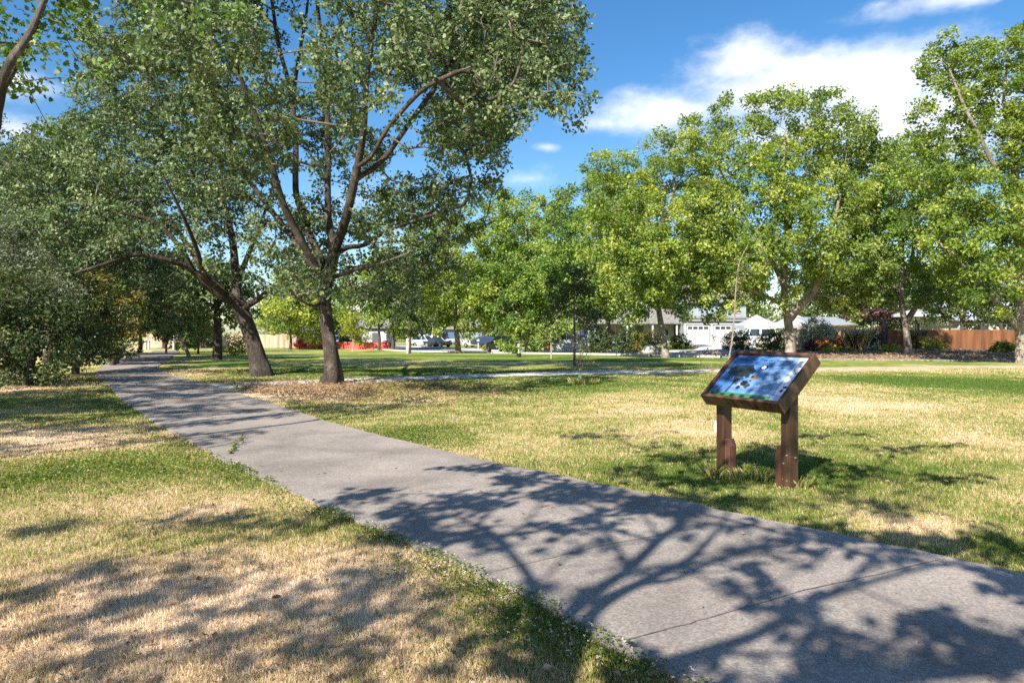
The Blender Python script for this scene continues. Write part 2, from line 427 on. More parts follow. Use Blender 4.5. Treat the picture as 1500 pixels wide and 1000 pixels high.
# ------------------------------------------------------------------ branching skeleton
class Skel:
    def __init__(s): s.p = []; s.par = []; s.minr = []; s.chains = []
    def chain(s, pts, start=None, r0=0.0, r1=0.0, sub=3):
        """a smooth limb through pts; start: node it leaves from"""
        P_ = [np.asarray(q, float) for q in pts]
        if start is not None: P_ = [np.asarray(s.p[start])] + P_
        Q = []
        for i in range(len(P_) - 1):                       # Catmull-Rom
            a = P_[max(i - 1, 0)]; b = P_[i]; c = P_[i + 1]; d = P_[min(i + 2, len(P_) - 1)]
            for k in range(sub):
                t = k / sub
                Q.append(0.5 * (2 * b + (c - a) * t + (2 * a - 5 * b + 4 * c - d) * t * t + (3 * b - a - 3 * c + d) * t ** 3))
        Q.append(P_[-1])
        ids = []; prev = start
        if start is not None: ids.append(start); Q = Q[1:]
        for i, q in enumerate(Q):
            s.p.append(q); s.par.append(-1 if prev is None else prev)
            f = i / max(1, len(Q) - 1); s.minr.append(r0 * (1 - f) + r1 * f)
            prev = len(s.p) - 1; ids.append(prev)
        s.chains.append(ids); return ids
    def near(s, q):
        A = np.array(s.p); return int(np.argmin(np.linalg.norm(A - np.asarray(q), axis=1)))
    def grow(s, A, rs, first=0, seg=0.55, wob=0.10, zpen=1.6):
        base = np.array(s.p[first:])
        dist = np.array([np.min(np.linalg.norm(base - a, axis=1)) for a in A])
        cap = len(s.p) + int(sum(max(2, d / seg + 2) for d in dist)) + len(A) * 6 + 200
        buf = np.zeros((cap, 3)); m = len(s.p); buf[:m] = np.array(s.p)
        for ia in np.argsort(dist):
            a = A[ia]
            v = a - buf[first:m]
            dd = np.linalg.norm(v, axis=1)
            cost = dd + zpen * np.maximum(0, -v[:, 2]) * 0.5
            j = first + int(np.argmin(cost))
            p0 = buf[j].copy(); D = np.linalg.norm(a - p0)
            if D < 0.12: continue
            pr = s.par[j]
            dirp = (p0 - buf[pr]) if pr >= 0 else np.array([0, 0, 1.0])
            dirp = dirp / (np.linalg.norm(dirp) + 1e-6)
            ctrl = p0 + (dirp * 0.45 + np.array([0, 0, 0.12])) * D * 0.55 + rs.normal(0, wob, 3) * D
            ns = max(2, int(D / seg)); ids = [j]; prev = j
            for k in range(1, ns + 1):
                t = k / ns
                q = (1 - t) ** 2 * p0 + 2 * t * (1 - t) * ctrl + t * t * a
                if k < ns: q = q + rs.normal(0, 0.03, 3) * min(D, 1.5)
                buf[m] = q; s.p.append(q); s.par.append(prev); s.minr.append(0.0); prev = m; ids.append(m); m += 1
            s.chains.append(ids)
    def radii(s, tip=0.011, ex=2.35):
        n = len(s.p); acc = np.zeros(n); nch = np.zeros(n, int)
        for i in range(n):
            if s.par[i] >= 0: nch[s.par[i]] += 1
        for i in range(n - 1, -1, -1):
            if nch[i] == 0: acc[i] = tip ** ex
            if s.par[i] >= 0: acc[s.par[i]] += acc[i]
        return np.maximum(acc ** (1 / ex), np.array(s.minr))
    def mesh(s, name, m, tip=0.011, ex=2.35, flare=0.0, parent=None, origin=(0, 0, 0), rmax=None, seed=0):
        rad = s.radii(tip, ex)
        if rmax is not None: rad = np.minimum(rad, rmax)
        A = np.array(s.p); V = []; Fc = []; LT = []; RD = []
        base = 0; rs = np.random.RandomState(seed + 5)
        ph = rs.rand(4) * 6.28
        for ci, ids in enumerate(s.chains):
            pts = A[ids]; r = rad[ids].copy()
            if ci > 0 and len(ids) > 1: r[0] = min(r[0], r[1] * 1.25)
            rm = r.max(); n = 14 if ci == 0 else (9 if rm > 0.1 else (6 if rm > 0.035 else 4))
            t = np.zeros_like(pts); t[1:-1] = pts[2:] - pts[:-2]; t[0] = pts[1] - pts[0]; t[-1] = pts[-1] - pts[-2]
            t /= (np.linalg.norm(t, axis=1, keepdims=True) + 1e-9)
            ref = np.array([0.13, 1.0, 0.07]) if abs(t[0][1]) < 0.9 else np.array([1.0, 0.1, 0])
            a = np.cross(t, ref); a /= (np.linalg.norm(a, axis=1, keepdims=True) + 1e-9)
            b = np.cross(t, a)
            w = np.arange(n) * 2 * math.pi / n
            rr = r[:, None] * np.ones((1, n))
            if ci == 0 and flare > 0:
                h = pts[:, 2] - pts[0, 2] - (0.7 if pts[0, 2] < -.3 else 0)
                fl = np.exp(-np.maximum(h, 0) / 0.45)[:, None]
                lob = 0.6 + 0.4 * np.sin(3 * w + ph[0])[None, :] + 0.25 * np.sin(5 * w + ph[1])[None, :]
                rr = rr * (1 + flare * fl * lob)
                rr = rr * (1 + 0.05 * np.sin(3 * w[None, :] + h[:, None] * 1.3 + ph[2]) + 0.03 * np.sin(7 * w[None, :] + h[:, None] * 2.1))
            ring = pts[:, None, :] + rr[:, :, None] * (np.cos(w)[None, :, None] * a[:, None, :] + np.sin(w)[None, :, None] * b[:, None, :])
            V.append(ring.reshape(-1, 3)); RD.append(np.repeat(r, n))
            i = np.arange(len(pts) - 1)[:, None] * n; k = np.arange(n)[None, :]; k2 = (k + 1) % n
            q = np.stack([base + i + k, base + i + k2, base + i + n + k2, base + i + n + k], axis=2).reshape(-1)
            Fc.append(q); LT.append(np.full((len(pts) - 1) * n, 4)); base += len(pts) * n
        V = np.concatenate(V) - np.asarray(origin)
        me = np_mesh(name, V, np.concatenate(Fc), np.concatenate(LT), {'rad': np.concatenate(RD)}, smooth=True)
        me.materials.append(m)
        return link(name, me, parent)

def pxblobs(lst, d, depth=None):
    """(px, py, rx, ry, dd[, rdepth metres]) -> blobs in metres"""
    out = []
    for b in lst:
        px, py, rx, ry = b[:4]; dd = b[4] if len(b) > 4 else 0.0
        D = d + dd; k = D / F
        rd = b[5] if len(b) > 5 else (depth or (rx + ry) * 0.5 * k)
        out.append((P(px, py, D), (rx * k, rd, ry * k)))
    return out

def make_tree(name, label, cat, base, trunk, limbs, blobs, leafm, barkm, seed, spacing, K, clump, leaf, group=None, r0=0.3, rtop=0.15, tmpl=T_DIA,
              tip=0.011, ex=2.35, flare=0.5, extra=None, cut=None, first=None, up=0.45, shift=0.0, flat=0.8, out=0.35, rmax=None, svar=0.5, wob=0.10):
    rs = np.random.RandomState(seed)
    base = np.asarray(base, float)
    sk = Skel()
    t = [base + np.array([0, 0, -0.7]), base + np.array([0, 0, -0.05])] + [np.asarray(q, float) for q in trunk]
    ids = sk.chain(t, None, r0, rtop, sub=4)
    for limb in limbs:
        pts, ra, rb = limb[:3]
        st = sk.near(pts[0])
        sk.chain(pts[1:], st, ra, rb, sub=3)
    A = blob_points(blobs, spacing, rs, cut=cut) if blobs else np.zeros((0, 3))
    if extra is not None: A = np.concatenate([A, extra])
    f = first if first is not None else max(1, int(len(ids) * 0.6))
    sk.grow(A, rs, first=f, wob=wob)
    root = empty(name, base, label, cat, group)
    sk.mesh('trunk', barkm, tip, ex, flare, root, base, rmax, seed)
    cen = A.mean(axis=0) - np.array([0, 0, 0.2 * (A[:, 2].max() - A[:, 2].min())])
    leaves('crown', A, clump * (0.75 + 0.5 * rs.rand(len(A))), K * DENSE, leaf, cen, leafm, tmpl, rs, flat=flat, up=up, out=out, parent=root, origin=base, tint_shift=shift, svar=svar)
    return root

def auto_tree(name, label, cat, px, d, top, bot, w, leafm, barkm, seed, spacing, K, clump, leaf, r0, group=None, lean=0.0, lobes=9, fork=None, asym=0.0, base=None, tmpl=T_DIA, fill=1.0, shift=0.0, nl=5, dw=None, up=0.45):
    """crown between rows top and bot, w pixels wide, standing on the ground at column px, d metres away"""
    rs = np.random.RandomState(seed)
    b = GD(px, d) if base is None else np.asarray(base, float)
    k = d / F
    zt = CH - (top - HY) * k; zb = CH - (bot - HY) * k
    H = zt - zb; W = w * k / 2; DW = dw or W
    blobs = []
    cx = b[0] + lean * k
    for i in range(lobes):
        f = (i + 0.5) / lobes
        ang = i * 2.4 + rs.rand() * 0.8
        zz = zb + H * (0.16 + 0.74 * f)
        prof = math.sin(math.pi * min(0.95, 0.28 + 0.66 * f)) ** 0.8
        rr = W * prof * (0.45 + 0.35 * rs.rand())
        s = W * (0.38 + 0.2 * rs.rand()) * fill
        c = np.array([cx + math.cos(ang) * rr + asym * W * f, b[1] + math.sin(ang) * rr * DW / W, zz])
        blobs.append((c, (s, s * DW / W, min(s * 0.95, H * 0.3))))
    blobs.append((np.array([cx + asym * W * .8, b[1], zt - H * 0.13]), (W * 0.3, W * 0.3, H * 0.13)))
    zf = fork if fork is not None else zb + 0.12 * H
    zf = max(zf, b[2] + 0.5)
    tr = [b + np.array([0.02 * W, 0, (zf - b[2]) * 0.5]), np.array([b[0] + (cx - b[0]) * 0.6, b[1], zf]), np.array([cx + rs.normal(0, .05) * W, b[1], zb + H * 0.5]), np.array([cx, b[1], zb + H * 0.8])]
    limbs = []
    for i in range(nl):
        c, r = blobs[i * len(blobs) // (nl + 1)]
        s = np.array([b[0] + (cx - b[0]) * 0.6, b[1], zf + (i * 0.05) * H])
        limbs.append(([s, s + (c - s) * 0.45 + np.array([0, 0, 0.10 * H]), c], r0 * 0.42, r0 * 0.16))
    return make_tree(name, label, cat, b, tr, limbs, blobs, leafm, barkm, seed, spacing, K, clump, leaf, group, r0, r0 * 0.3, tmpl, shift=shift, flare=0.35, up=up)

def bush(name, label, cat, px, d, top, w, leafm, seed, K=40, leaf=0.09, spacing=0.38, group=None, stretch=1.0, lobes=7, dw=None, base=None, up=0.35, tmpl=T_DIA, shift=0.0, stems=True):
    rs = np.random.RandomState(seed)
    b = GD(px, d) if base is None else np.asarray(base, float)
    k = d / F; H = CH - (top - HY) * k - b[2]; W = w * k / 2; DW = dw or W
    bl = []
    for i in range(lobes):
        a = i * 2.4 + rs.rand(); q = math.sqrt((i + 0.3) / lobes)
        bl.append((b + np.array([math.cos(a) * W * 0.55 * q, math.sin(a) * DW * 0.55 * q, H * (0.38 + 0.25 * rs.rand() * (1.2 - q))]), (W * 0.48, DW * 0.48, H * 0.40)))
    A = blob_points(bl, spacing, rs, shell=0.5)
    A = A[A[:, 2] > b[2] + 0.08]
    sk = Skel(); sk.chain([b + np.array([0, 0, -0.05]), b + np.array([0, 0, 0.12 * H]), b + np.array([0.03, 0, 0.3 * H])], None, 0.03, 0.02, sub=2)
    sk.grow(A, rs, first=1, seg=0.4)
    root = empty(name, b, label, cat, group)
    sk.mesh('stem', M['bark_dark'], 0.006, 2.3, 0, root, b, 0.06, seed)
    leaves('foliage', A, spacing * 0.8 * (0.7 + 0.6 * rs.rand(len(A))), K * 1.4, leaf, b + np.array([0, 0, H * 0.4]), leafm, tmpl, rs, up=up, out=0.55, parent=root, origin=b, tint_shift=shift)
    return root
SKY, SUN, EXPO, CLOUD = 0.069, 5.0, 1.16, 9.2
# ------------------------------------------------------------------ ground
def vnoise(x, y, seed=0):               # value noise, several octaves
    out = np.zeros_like(x, dtype=float); amp = 0.5; fr = 1.0
    rs = np.random.RandomState(seed); T = rs.rand(256, 256)
    for o in range(4):
        u = x * fr + 17.3 * o; v = y * fr + 9.1 * o
        i = np.floor(u).astype(int); j = np.floor(v).astype(int); fu = u - i; fv = v - j
        fu = fu * fu * (3 - 2 * fu); fv = fv * fv * (3 - 2 * fv)
        a = T[i % 256, j % 256]; b = T[(i + 1) % 256, j % 256]; c = T[i % 256, (j + 1) % 256]; d = T[(i + 1) % 256, (j + 1) % 256]
        out += amp * ((a * (1 - fu) + b * fu) * (1 - fv) + (c * (1 - fu) + d * fu) * fv - 0.5)
        amp *= 0.5; fr *= 2.1
    return out

PATCH = [(250, 900, 420, 120, .46), (90, 640, 170, 22, .30), (560, 830, 170, 60, .22), (180, 695, 260, 30, -.25), (420, 700, 110, 22, -.15), (330, 740, 200, 22, .22),
         (800, 905, 90, 45, -.42), (920, 975, 70, 40, -.42), (690, 850, 50, 26, -.3), (560, 770, 60, 20, -.30), (60, 590, 170, 16, -.30), (200, 600, 80, 10, -.2), (30, 570, 90, 6, .2),
         (590, 622, 140, 20, -.22), (560, 640, 120, 14, -.12), (430, 577, 100, 14, .42), (470, 566, 90, 6, .3), (640, 585, 120, 12, .12), (1020, 632, 110, 18, .22), (1170, 588, 330, 28, .22), (880, 600, 200, 25, .08),
         (1440, 563, 130, 14, -.62), (1300, 556, 90, 6, -.3), (1150, 700, 190, 35, -.34), (1320, 690, 100, 20, -.2), (1360, 772, 120, 26, .40), (1470, 655, 70, 24, .28), (1480, 800, 50, 20, -.4), (1300, 735, 90, 14, .12), (900, 680, 120, 30, -.15),
         (680, 521, 260, 3.0, -.42), (720, 531, 300, 3.0, .38), (900, 527, 190, 3.0, -.6), (980, 560, 160, 8, -.1), (460, 545, 160, 5, -.22), (430, 533, 150, 4, -.1), (260, 545, 60, 5, .2), (1250, 541, 200, 4, .26), (700, 545, 200, 6, -.2), (850, 566, 60, 8, -.5),
         (620, 560, 200, 7, -.2), (330, 532, 60, 4, -.35), (1050, 535, 80, 4, -.4)]
_PC = []
for px, py, rx, ry, v in PATCH:
    c = GP(px, py); d = c[1]
    _PC.append((c[0], d, rx * d / F, ry * d * d / (CH * F), v))

def dryness(x, y):
    q = 0.45 - 0.19 * sm(-2, 3, x + 0.55 * (y - 6)) * sm(2, 6, y) + 0.55 * vnoise(x * 0.45, y * 0.45, 3) + 0.25 * vnoise(x * 2.1, y * 2.1, 5)
    for cx, cy, rx, ry, v in _PC:
        q = q + v * np.exp(-(((x - cx) / rx) ** 2 + ((y - cy) / ry) ** 2))
    return q

def axis(segs):
    out = []
    for a, b, s in segs: out += list(np.arange(a, b, s))
    return np.array(out + [segs[-1][1]])

xs = axis([(-400, -60, 20), (-60, -16, 2), (-16, 16, 0.22), (16, 60, 2), (60, 400, 20)])
ys = axis([(-30, -2, 2), (-2, 14, 0.2), (14, 40, 0.5), (40, 130, 2), (130, 700, 30)])
X, Y = np.meshgrid(xs, ys)
Z = tz(X, Y) + np.where((Y < 30) & (np.abs(X) < 20), 0.05 * vnoise(X * 0.5, Y * 0.5, 9), 0)
ny, nx = X.shape
i = np.arange(ny - 1)[:, None] * nx; k = np.arange(nx - 1)[None, :]
q = np.stack([i + k, i + k + 1, i + nx + k + 1, i + nx + k], axis=2).reshape(-1)
me = np_mesh('lawn', np.stack([X, Y, Z], axis=2).reshape(-1, 3), q, np.full((ny - 1) * (nx - 1), 4), {'dry': dryness(X, Y).reshape(-1)}, smooth=True)
me.materials.append(M['lawn'])
tag(link('lawn', me), kind='structure')

# the long path: both edges as the photo shows them
PL = np.array([(6.5, -5.0), (4.3, -2.2), (2.2, 0.9), (1.2, 2.3), (.48, 3.2), (.114, 3.79), (-.49, 4.49), (-1.37, 5.47), (-1.88, 6.06), (-3.65, 8.26), (-5.9, 11.2), (-8.4, 14.7), (-11.2, 18.9), (-13.7, 22.4), (-16.6, 27.5), (-20.3, 35), (-26, 47), (-32, 60), (-42, 80)])
PR = np.array([(9.6, -5.0), (7.6, -2.2), (5.3, 1.5), (4.0, 3.0), (3.1, 4.13), (2.55, 4.75), (1.9, 5.43), (1.19, 6.25), (-.39, 7.81), (-2.64, 10.56), (-5.1, 14.15), (-8.3, 18.75), (-11.3, 22.6), (-14, 26.8), (-17.6, 35), (-23.3, 47), (-29.3, 60), (-39, 80)])

def strip(name, A, B, m, z=0.012, n=260, ragged=0.0, lanes=6):
    """a sheet between two edges given from near to far"""
    ts = np.linspace(0, 1, n) ** 1.5
    def at(E):
        c = np.concatenate([[0], np.cumsum(np.linalg.norm(np.diff(E, axis=0), axis=1))]); c /= c[-1]
        return np.stack([np.interp(ts, c, E[:, 0]), np.interp(ts, c, E[:, 1])], 1)
    def smooth(E, k=3):
        E = E.copy()
        for _ in range(k): E[1:-1] = 0.25 * E[:-2] + 0.5 * E[1:-1] + 0.25 * E[2:]
        return E
    a, b = smooth(at(A)), smooth(at(B))
    if ragged:
        for E, s in ((a, 1), (b, 2)):
            E += (ragged * vnoise(E[:, 0] * 4, E[:, 1] * 4, s) * 2)[:, None] * np.array([0.75, 0.66])
    f = np.linspace(0, 1, lanes + 1)
    XY = a[:, None, :] * (1 - f)[None, :, None] + b[:, None, :] * f[None, :, None]
    ZZ = tz(XY[:, :, 0], XY[:, :, 1]) + z + 0.0 * f
    XY = np.concatenate([XY[:, :1], XY, XY[:, -1:]], 1); ZZ = np.concatenate([ZZ[:, :1] - .14, ZZ, ZZ[:, -1:] - .14], 1); lanes += 2   # edges go down into the soil
    V = np.concatenate([XY, ZZ[:, :, None]], axis=2).reshape(-1, 3)
    w = lanes + 1; i = np.arange(n - 1)[:, None] * w; k = np.arange(lanes)[None, :]
    q = np.stack([i + k, i + k + 1, i + w + k + 1, i + w + k], axis=2).reshape(-1)
    me = np_mesh(name, V, q, np.full((n - 1) * lanes, 4)); me.materials.append(m)
    return tag(link(name, me), kind='structure')

path = strip('path', PL, PR, M['path'], 0.030, 420, 0.06)

M['dirt'] = noisy('bare dirt', (.30, .24, .17), (.50, .40, .29), 2.5, .95, .5, 40, detail=8.0)
def on_path(x, y, grow=0.0):        # grow: how far the grass creeps over the edge
    a = np.interp(y, PL[:, 1], PL[:, 0]); b = np.interp(y, PR[:, 1], PR[:, 0])
    g = grow * 1.35
    return (x > a + g) & (x < b - g)

# joints sawn across the path
mb = MB()
for pts in ([(724, 844), (800, 826), (870, 808), (950, 793), (1020, 780)], [(917, 947), (1010, 922), (1090, 899), (1180, 872), (1290, 848), (1374, 827)]):
    G3 = [GP(*p) for p in pts]; fine = []
    for a, b in zip(G3[:-1], G3[1:]):
        for t in np.linspace(0, 1, 9)[:-1]: fine.append(a + (b - a) * t + np.append(RS.normal(0, .0022, 2), 0))
    fine.append(G3[-1])
    for a, b in zip(fine[:-1], fine[1:]):
        u = (b - a)[:2]; u = np.array([-u[1], u[0]]) / np.linalg.norm(u) * (0.002 + 0.0015 * RS.rand())
        mb.poly([(a[0] - u[0], a[1] - u[1], .036), (b[0] - u[0], b[1] - u[1], .036), (b[0] + u[0], b[1] + u[1], .036), (a[0] + u[0], a[1] + u[1], .036)])
j = mb.build('joint', M['joint'], path)

# side walk that leaves the path behind the near oaks
SA = np.array([(-9.0, 17.6), (-7.4, 18.0), (-4.0, 20.0), (0, 22.3), (3.5, 23.6), (7, 24.3), (9.5, 24.9)])
SB = SA + np.array([(-.6, 1.1), (-.6, 1.2), (-.6, 1.3), (-.4, 1.4), (-.3, 1.5), (-.2, 1.5), (-.2, 1.5)])
strip('side_walk', SA, SB, M['walk'], 0.022, 120)
DA = np.array([(9.5, 25.0), (12, 25.8), (20, 27.3), (34, 29)])
strip('dirt_path', DA, DA + np.array([-.2, 1.5]), M['dirt'], 0.021, 80)

NE = np.array([(36, 31), (22, 34.5), (16, 36.2), (11.9, 38.5), (8.7, 41.6), (5.3, 48.6), (.3, 59), (-12, 78), (-32, 112), (-60, 160)])
FE = np.array([(38, 36.5), (24, 39), (17, 41), (14.8, 44), (13.4, 48), (11.2, 54.5), (6.8, 65), (-5.5, 84), (-25, 118), (-53, 166)])
strip('street', NE, FE, M['street'], 0.02, 140)
def kerb(name, E, w, h, off):
    mb = MB()
    for a, b in zip(E[:-1], E[1:]):
        u = b - a; u = u / np.linalg.norm(u); nrm = np.array([-u[1], u[0]])
        for s0 in np.linspace(0, 1, 7)[:-1]:
            p = a + (b - a) * s0; q = a + (b - a) * (s0 + 1 / 6.0)
            p0, q0 = p + nrm * off, q + nrm * off; p1, q1 = p + nrm * (off + w), q + nrm * (off + w)
            zz = [float(tz(*t)) + h for t in (p0, q0, q1, p1)]
            mb.poly([(*p0, zz[0]), (*q0, zz[1]), (*q1, zz[2]), (*p1, zz[3])])
            for (e0, e1, z0, z1) in ((p0, q0, zz[0], zz[1]), (q1, p1, zz[2], zz[3])):
                mb.poly([(*e0, z0 - h - .05), (*e1, z1 - h - .05), (*e1, z1), (*e0, z0)])
    return tag(mb.build(name, M['walk']), kind='structure')
kerb('kerb', NE[3:], 0.35, 0.13, 0.0)
strip('pavement', FE[3:], FE[3:] + np.array([1.3, 0.75]), M['walk'], 0.12, 60)
strip('driveway', np.array([(13.0, 49.5), (16.5, 60), (20.2, 79)]), np.array([(15.5, 46.0), (20.5, 57), (26.8, 78.9)]), M['walk'], 0.14, 30)
strip('mulch_bed', np.array([(38, 36.6), (24, 39.1), (17.5, 41), (15.6, 44), (15.0, 47.5), (18.0, 53)]), np.array([(46, 53), (40, 53), (33, 53), (26, 53.2), (22.5, 53.5), (20, 55)]), M['mulch'], 0.016, 60, 0.0, 30)
strip('mulch_strip', np.array([(36, 30.2), (22, 33.4), (14.6, 35.6)]), np.array([(38, 36.65), (24, 39.15), (16.8, 41.2)]), M['mulch'], 0.045, 60, 0.0, 6)

# ------------------------------------------------------------------ grass blades near the viewer
def blades(name, x, y, tint, hgt, wid, m, label=None, cat=None, lean=0.5):
    n = len(x); rs = RS
    z = tz(x, y) + np.where((y < 30) & (np.abs(x) < 20), 0.05 * vnoise(x * 0.5, y * 0.5, 9), 0)
    a = rs.rand(n) * 6.283; ln = hgt * lean * (0.3 + rs.rand(n)); b = a + rs.normal(1.57, .5, n)
    p = np.stack([x, y, z - 0.004], 1)
    side = np.stack([np.cos(b), np.sin(b), 0 * b], 1) * (wid * 0.5)[:, None]
    tip = p + np.stack([np.cos(a) * ln, np.sin(a) * ln, hgt], 1)
    mid = p + np.stack([np.cos(a) * ln * .35, np.sin(a) * ln * .35, hgt * .6], 1)
    V = np.stack([p - side, p + side, mid + side * .7, tip, mid - side * .7], 1).reshape(-1, 3)
    k = (np.arange(n)[:, None] * 5 + np.arange(5)[None, :]).reshape(-1)
    me = np_mesh(name, V, k, np.full(n, 5), {'tint': np.repeat(np.clip(tint, 0, 1), 5)})
    me.materials.append(m)
    return tag(link(name, me), label, cat, kind='stuff')

def field(n, y0, y1):
    y = y0 * (y1 / y0) ** RS.rand(n); x = RS.uniform(-1, 1, n) * (1.05 * y + 2.2)
    return x, y
x, y = field(900000, 1.3, 27.0)
d = dryness(x, y) + 0.55 * vnoise(x * 1.6, y * 1.6, 21) + 0.5 * vnoise(x * 9, y * 9, 22)
ok = ~on_path(x, y, 0.10 * RS.rand(len(x)) ** 2 + .06 * np.clip(vnoise(x * 3, y * 3, 77), -.2, 1))
side_y = np.interp(x, SA[:, 0], SA[:, 1])
ok &= ~((y > side_y - .05) & (y < side_y + 1.35) & (x > -8.6) & (x < 9.4))
ok &= RS.rand(len(x)) < np.clip(1.15 - 0.35 * (d - .5), .5, 1) 
x, y, d = x[ok], y[ok], d[ok]
nz = vnoise(x * 1.1, y * 1.1, 31)
h = (0.030 + 0.020 * RS.rand(len(x)) + 0.03 * np.clip(nz, -.3, .5)) * np.where(d < .35, 1.1, 1.0)
h = np.maximum(h * .78, 0.015)
w = np.maximum(0.0045, 0.00105 * y) * (0.8 + 0.5 * RS.rand(len(x)))
t = d + RS.normal(0, .22, len(x)) + 0.03
blades('grass', x, y, t, h, w, M['blade'], 'short patchy lawn grass, half green and half dried straw', 'grass')

# clover along the near edge of the path, with pale flower heads
def clover_zone(n):
    s = RS.rand(n); yy = 2.2 + (7.6 - 2.2) * s
    xx = np.interp(yy, PL[:, 1], PL[:, 0]) - np.abs(RS.normal(0, .28, n)) * np.interp(yy, [2, 4.2, 5.5, 8], [1.3, 1.15, .6, .35]) + 0.05
    return xx, yy
xx, yy = clover_zone(10000)
keep = vnoise(xx * 2.2, yy * 2.2, 41) > 0.0
xx, yy = xx[keep], yy[keep]
zz = 0.02 + 0.045 * RS.rand(len(xx))
C = np.stack([xx, yy, zz], 1)
o = leaves('clover', C, 0.012, 1, 0.018, (0, 0, -5), M['clover'], T_DIA, up=1.1, out=0.2, tint_shift=0.02)
tag(o, 'low green clover spreading over the near edge of the path', 'clover', kind='stuff')
xx, yy = clover_zone(800)
keep = (vnoise(xx * 2.2, yy * 2.2, 41) > -0.05)
C = np.stack([xx, yy, 0.05 + 0.02 * RS.rand(len(xx))], 1)[keep]
o = leaves('clover_blossoms', C, 0.004, 6, 0.008, (0, 0, -5), M['brownleaf'] if False else leaf_mat('clover flower', (0.45, 0.36, 0.28), (0.66, 0.58, 0.50), (0.75, 0.70, 0.64), back=1.0, trans=0.2), T_DIA, up=0.6)
tag(o, 'small pale clover flower heads beside the path', 'flowers', kind='stuff')
# green clover turf on the left lawn
x, y = RS.uniform(-9, -0.5, 90000), RS.uniform(5.5, 10.5, 90000)
dd = dryness(x, y) + 0.6 * vnoise(x * 1.6, y * 1.6, 21)
ok = (~on_path(x, y)) & (dd + RS.normal(0, .22, len(dd)) < 0.18) & (RS.rand(len(dd)) < .6) & (x > -0.95 * y)
C = np.stack([x[ok], y[ok], 0.03 + 0.03 * RS.rand(ok.sum())], 1)
o = leaves('lawn_weeds', C, 0.015, 1, 0.028, (0, 0, -5), M['clover'], T_DIA, up=0.8, out=0.2, tint_shift=0.22)
tag(o, 'broad green weed leaves in the lawn left of the path', 'weeds', kind='stuff')
# fallen leaves and twigs on path and lawn
x, y = field(4200, 2.6, 26)
pth = on_path(x, y)
ok = (~pth) | (RS.rand(len(x)) < .10)
x, y = x[ok], y[ok]
C = np.stack([x, y, tz(x, y) + np.where(on_path(x, y), 0.037, 0.04)], 1)
o = leaves('fallen_leaves', C, 0.001, 1, 0.032 , (0, 0, -5), M['brownleaf'], T_DIA, up=1.5, out=0.0, tint_shift=0.1, svar=.6)
tag(o, 'dry fallen leaves scattered on lawn and path', 'fallen leaves', kind='stuff')
# leaf litter under the near oak
n = 7000
x = RS.normal(-5.0, 2.4, n); y = RS.normal(17.2, 1.8, n)
ok = ~on_path(x, y, -0.3)
C = np.stack([x[ok], y[ok], 0.04 + 0.03 * RS.rand(ok.sum())], 1)
o = leaves('leaf_litter', C, 0.01, 1, 0.07, (0, 0, -5), M['brownleaf'], T_DIA, up=1.6, out=0.0, svar=.4)
tag(o, 'brown leaf litter on the lawn around the near oak', 'leaf litter', kind='stuff')
# litter in the mulch bed
n = 14000
x = RS.uniform(15, 40, n); y = RS.uniform(31, 52, n)
ok = (y > np.interp(x, [15, 22, 36], [36.2, 34.2, 31])) & (x > 15 + np.abs(y - 40) * .25)
C = np.stack([x[ok], y[ok], 0.04 + 0.06 * RS.rand(ok.sum())], 1)
o = leaves('mulch_litter', C, 0.02, 1, 0.13, (0, 0, -5), M['brownleaf'], T_DIA, up=1.2, out=0.0, svar=.5)
tag(o, 'pale dry leaves lying over the mulch bed before the fence', 'leaf litter', kind='stuff')

def tuft(name, label, px, py, n, h, r, stops=None, cat='grass tuft', m=None, wid=0.006, base=None, dry=.25):
    b = GP(px, py) if base is None else np.asarray(base)
    rs = np.random.RandomState(int(px * 7 + py))
    a = rs.rand(n) * 6.283; q = r * np.sqrt(rs.rand(n))
    p = np.stack([np.cos(a) * q, np.sin(a) * q, 0 * a], 1)
    hh = h * (0.45 + 0.55 * rs.rand(n)); ln = hh * (0.15 + 0.55 * rs.rand(n))
    aa = a + rs.normal(0, .6, n); s = np.stack([-np.sin(aa), np.cos(aa), 0 * aa], 1) * wid / 2
    dr = np.stack([np.cos(aa), np.sin(aa), 0 * aa], 1)
    m1 = p + dr * (ln * .3)[:, None] + np.array([0, 0, 1]) * (hh * .6)[:, None]
    tp = p + dr * ln[:, None] + np.array([0, 0, 1]) * (hh * .95)[:, None]
    V = np.stack([p - s, p + s, m1 + s * .8, tp, m1 - s * .8], 1).reshape(-1, 3)
    k = np.arange(n * 5)
    me = np_mesh(name, V, k, np.full(n, 5), {'tint': np.repeat(np.clip(rs.normal(dry, .2, n), 0, 1), 5)})
    me.materials.append(m or M['blade'])
    o = link(name, me); o.location = tuple(b); return tag(o, label, cat, 'taller weeds and grass tufts')
tuft('grass_tuft', 'taller grass tuft at the foot of the farther sign post', 1046, 700, 90, 0.17, 0.10)
tuft('grass_tuft', 'wide grass tuft at the foot of the nearer sign post', 1168, 712, 120, 0.12, 0.15, wid=.010)
tuft('grass_tuft', 'thin tall grass growing between the two sign posts', 1100, 702, 200, 0.12, 0.28)
tuft('grass_tuft', 'bright weedy grass around the staked sapling with green guard', 856, 562, 320, 0.20, 0.42, wid=.02, dry=.2)

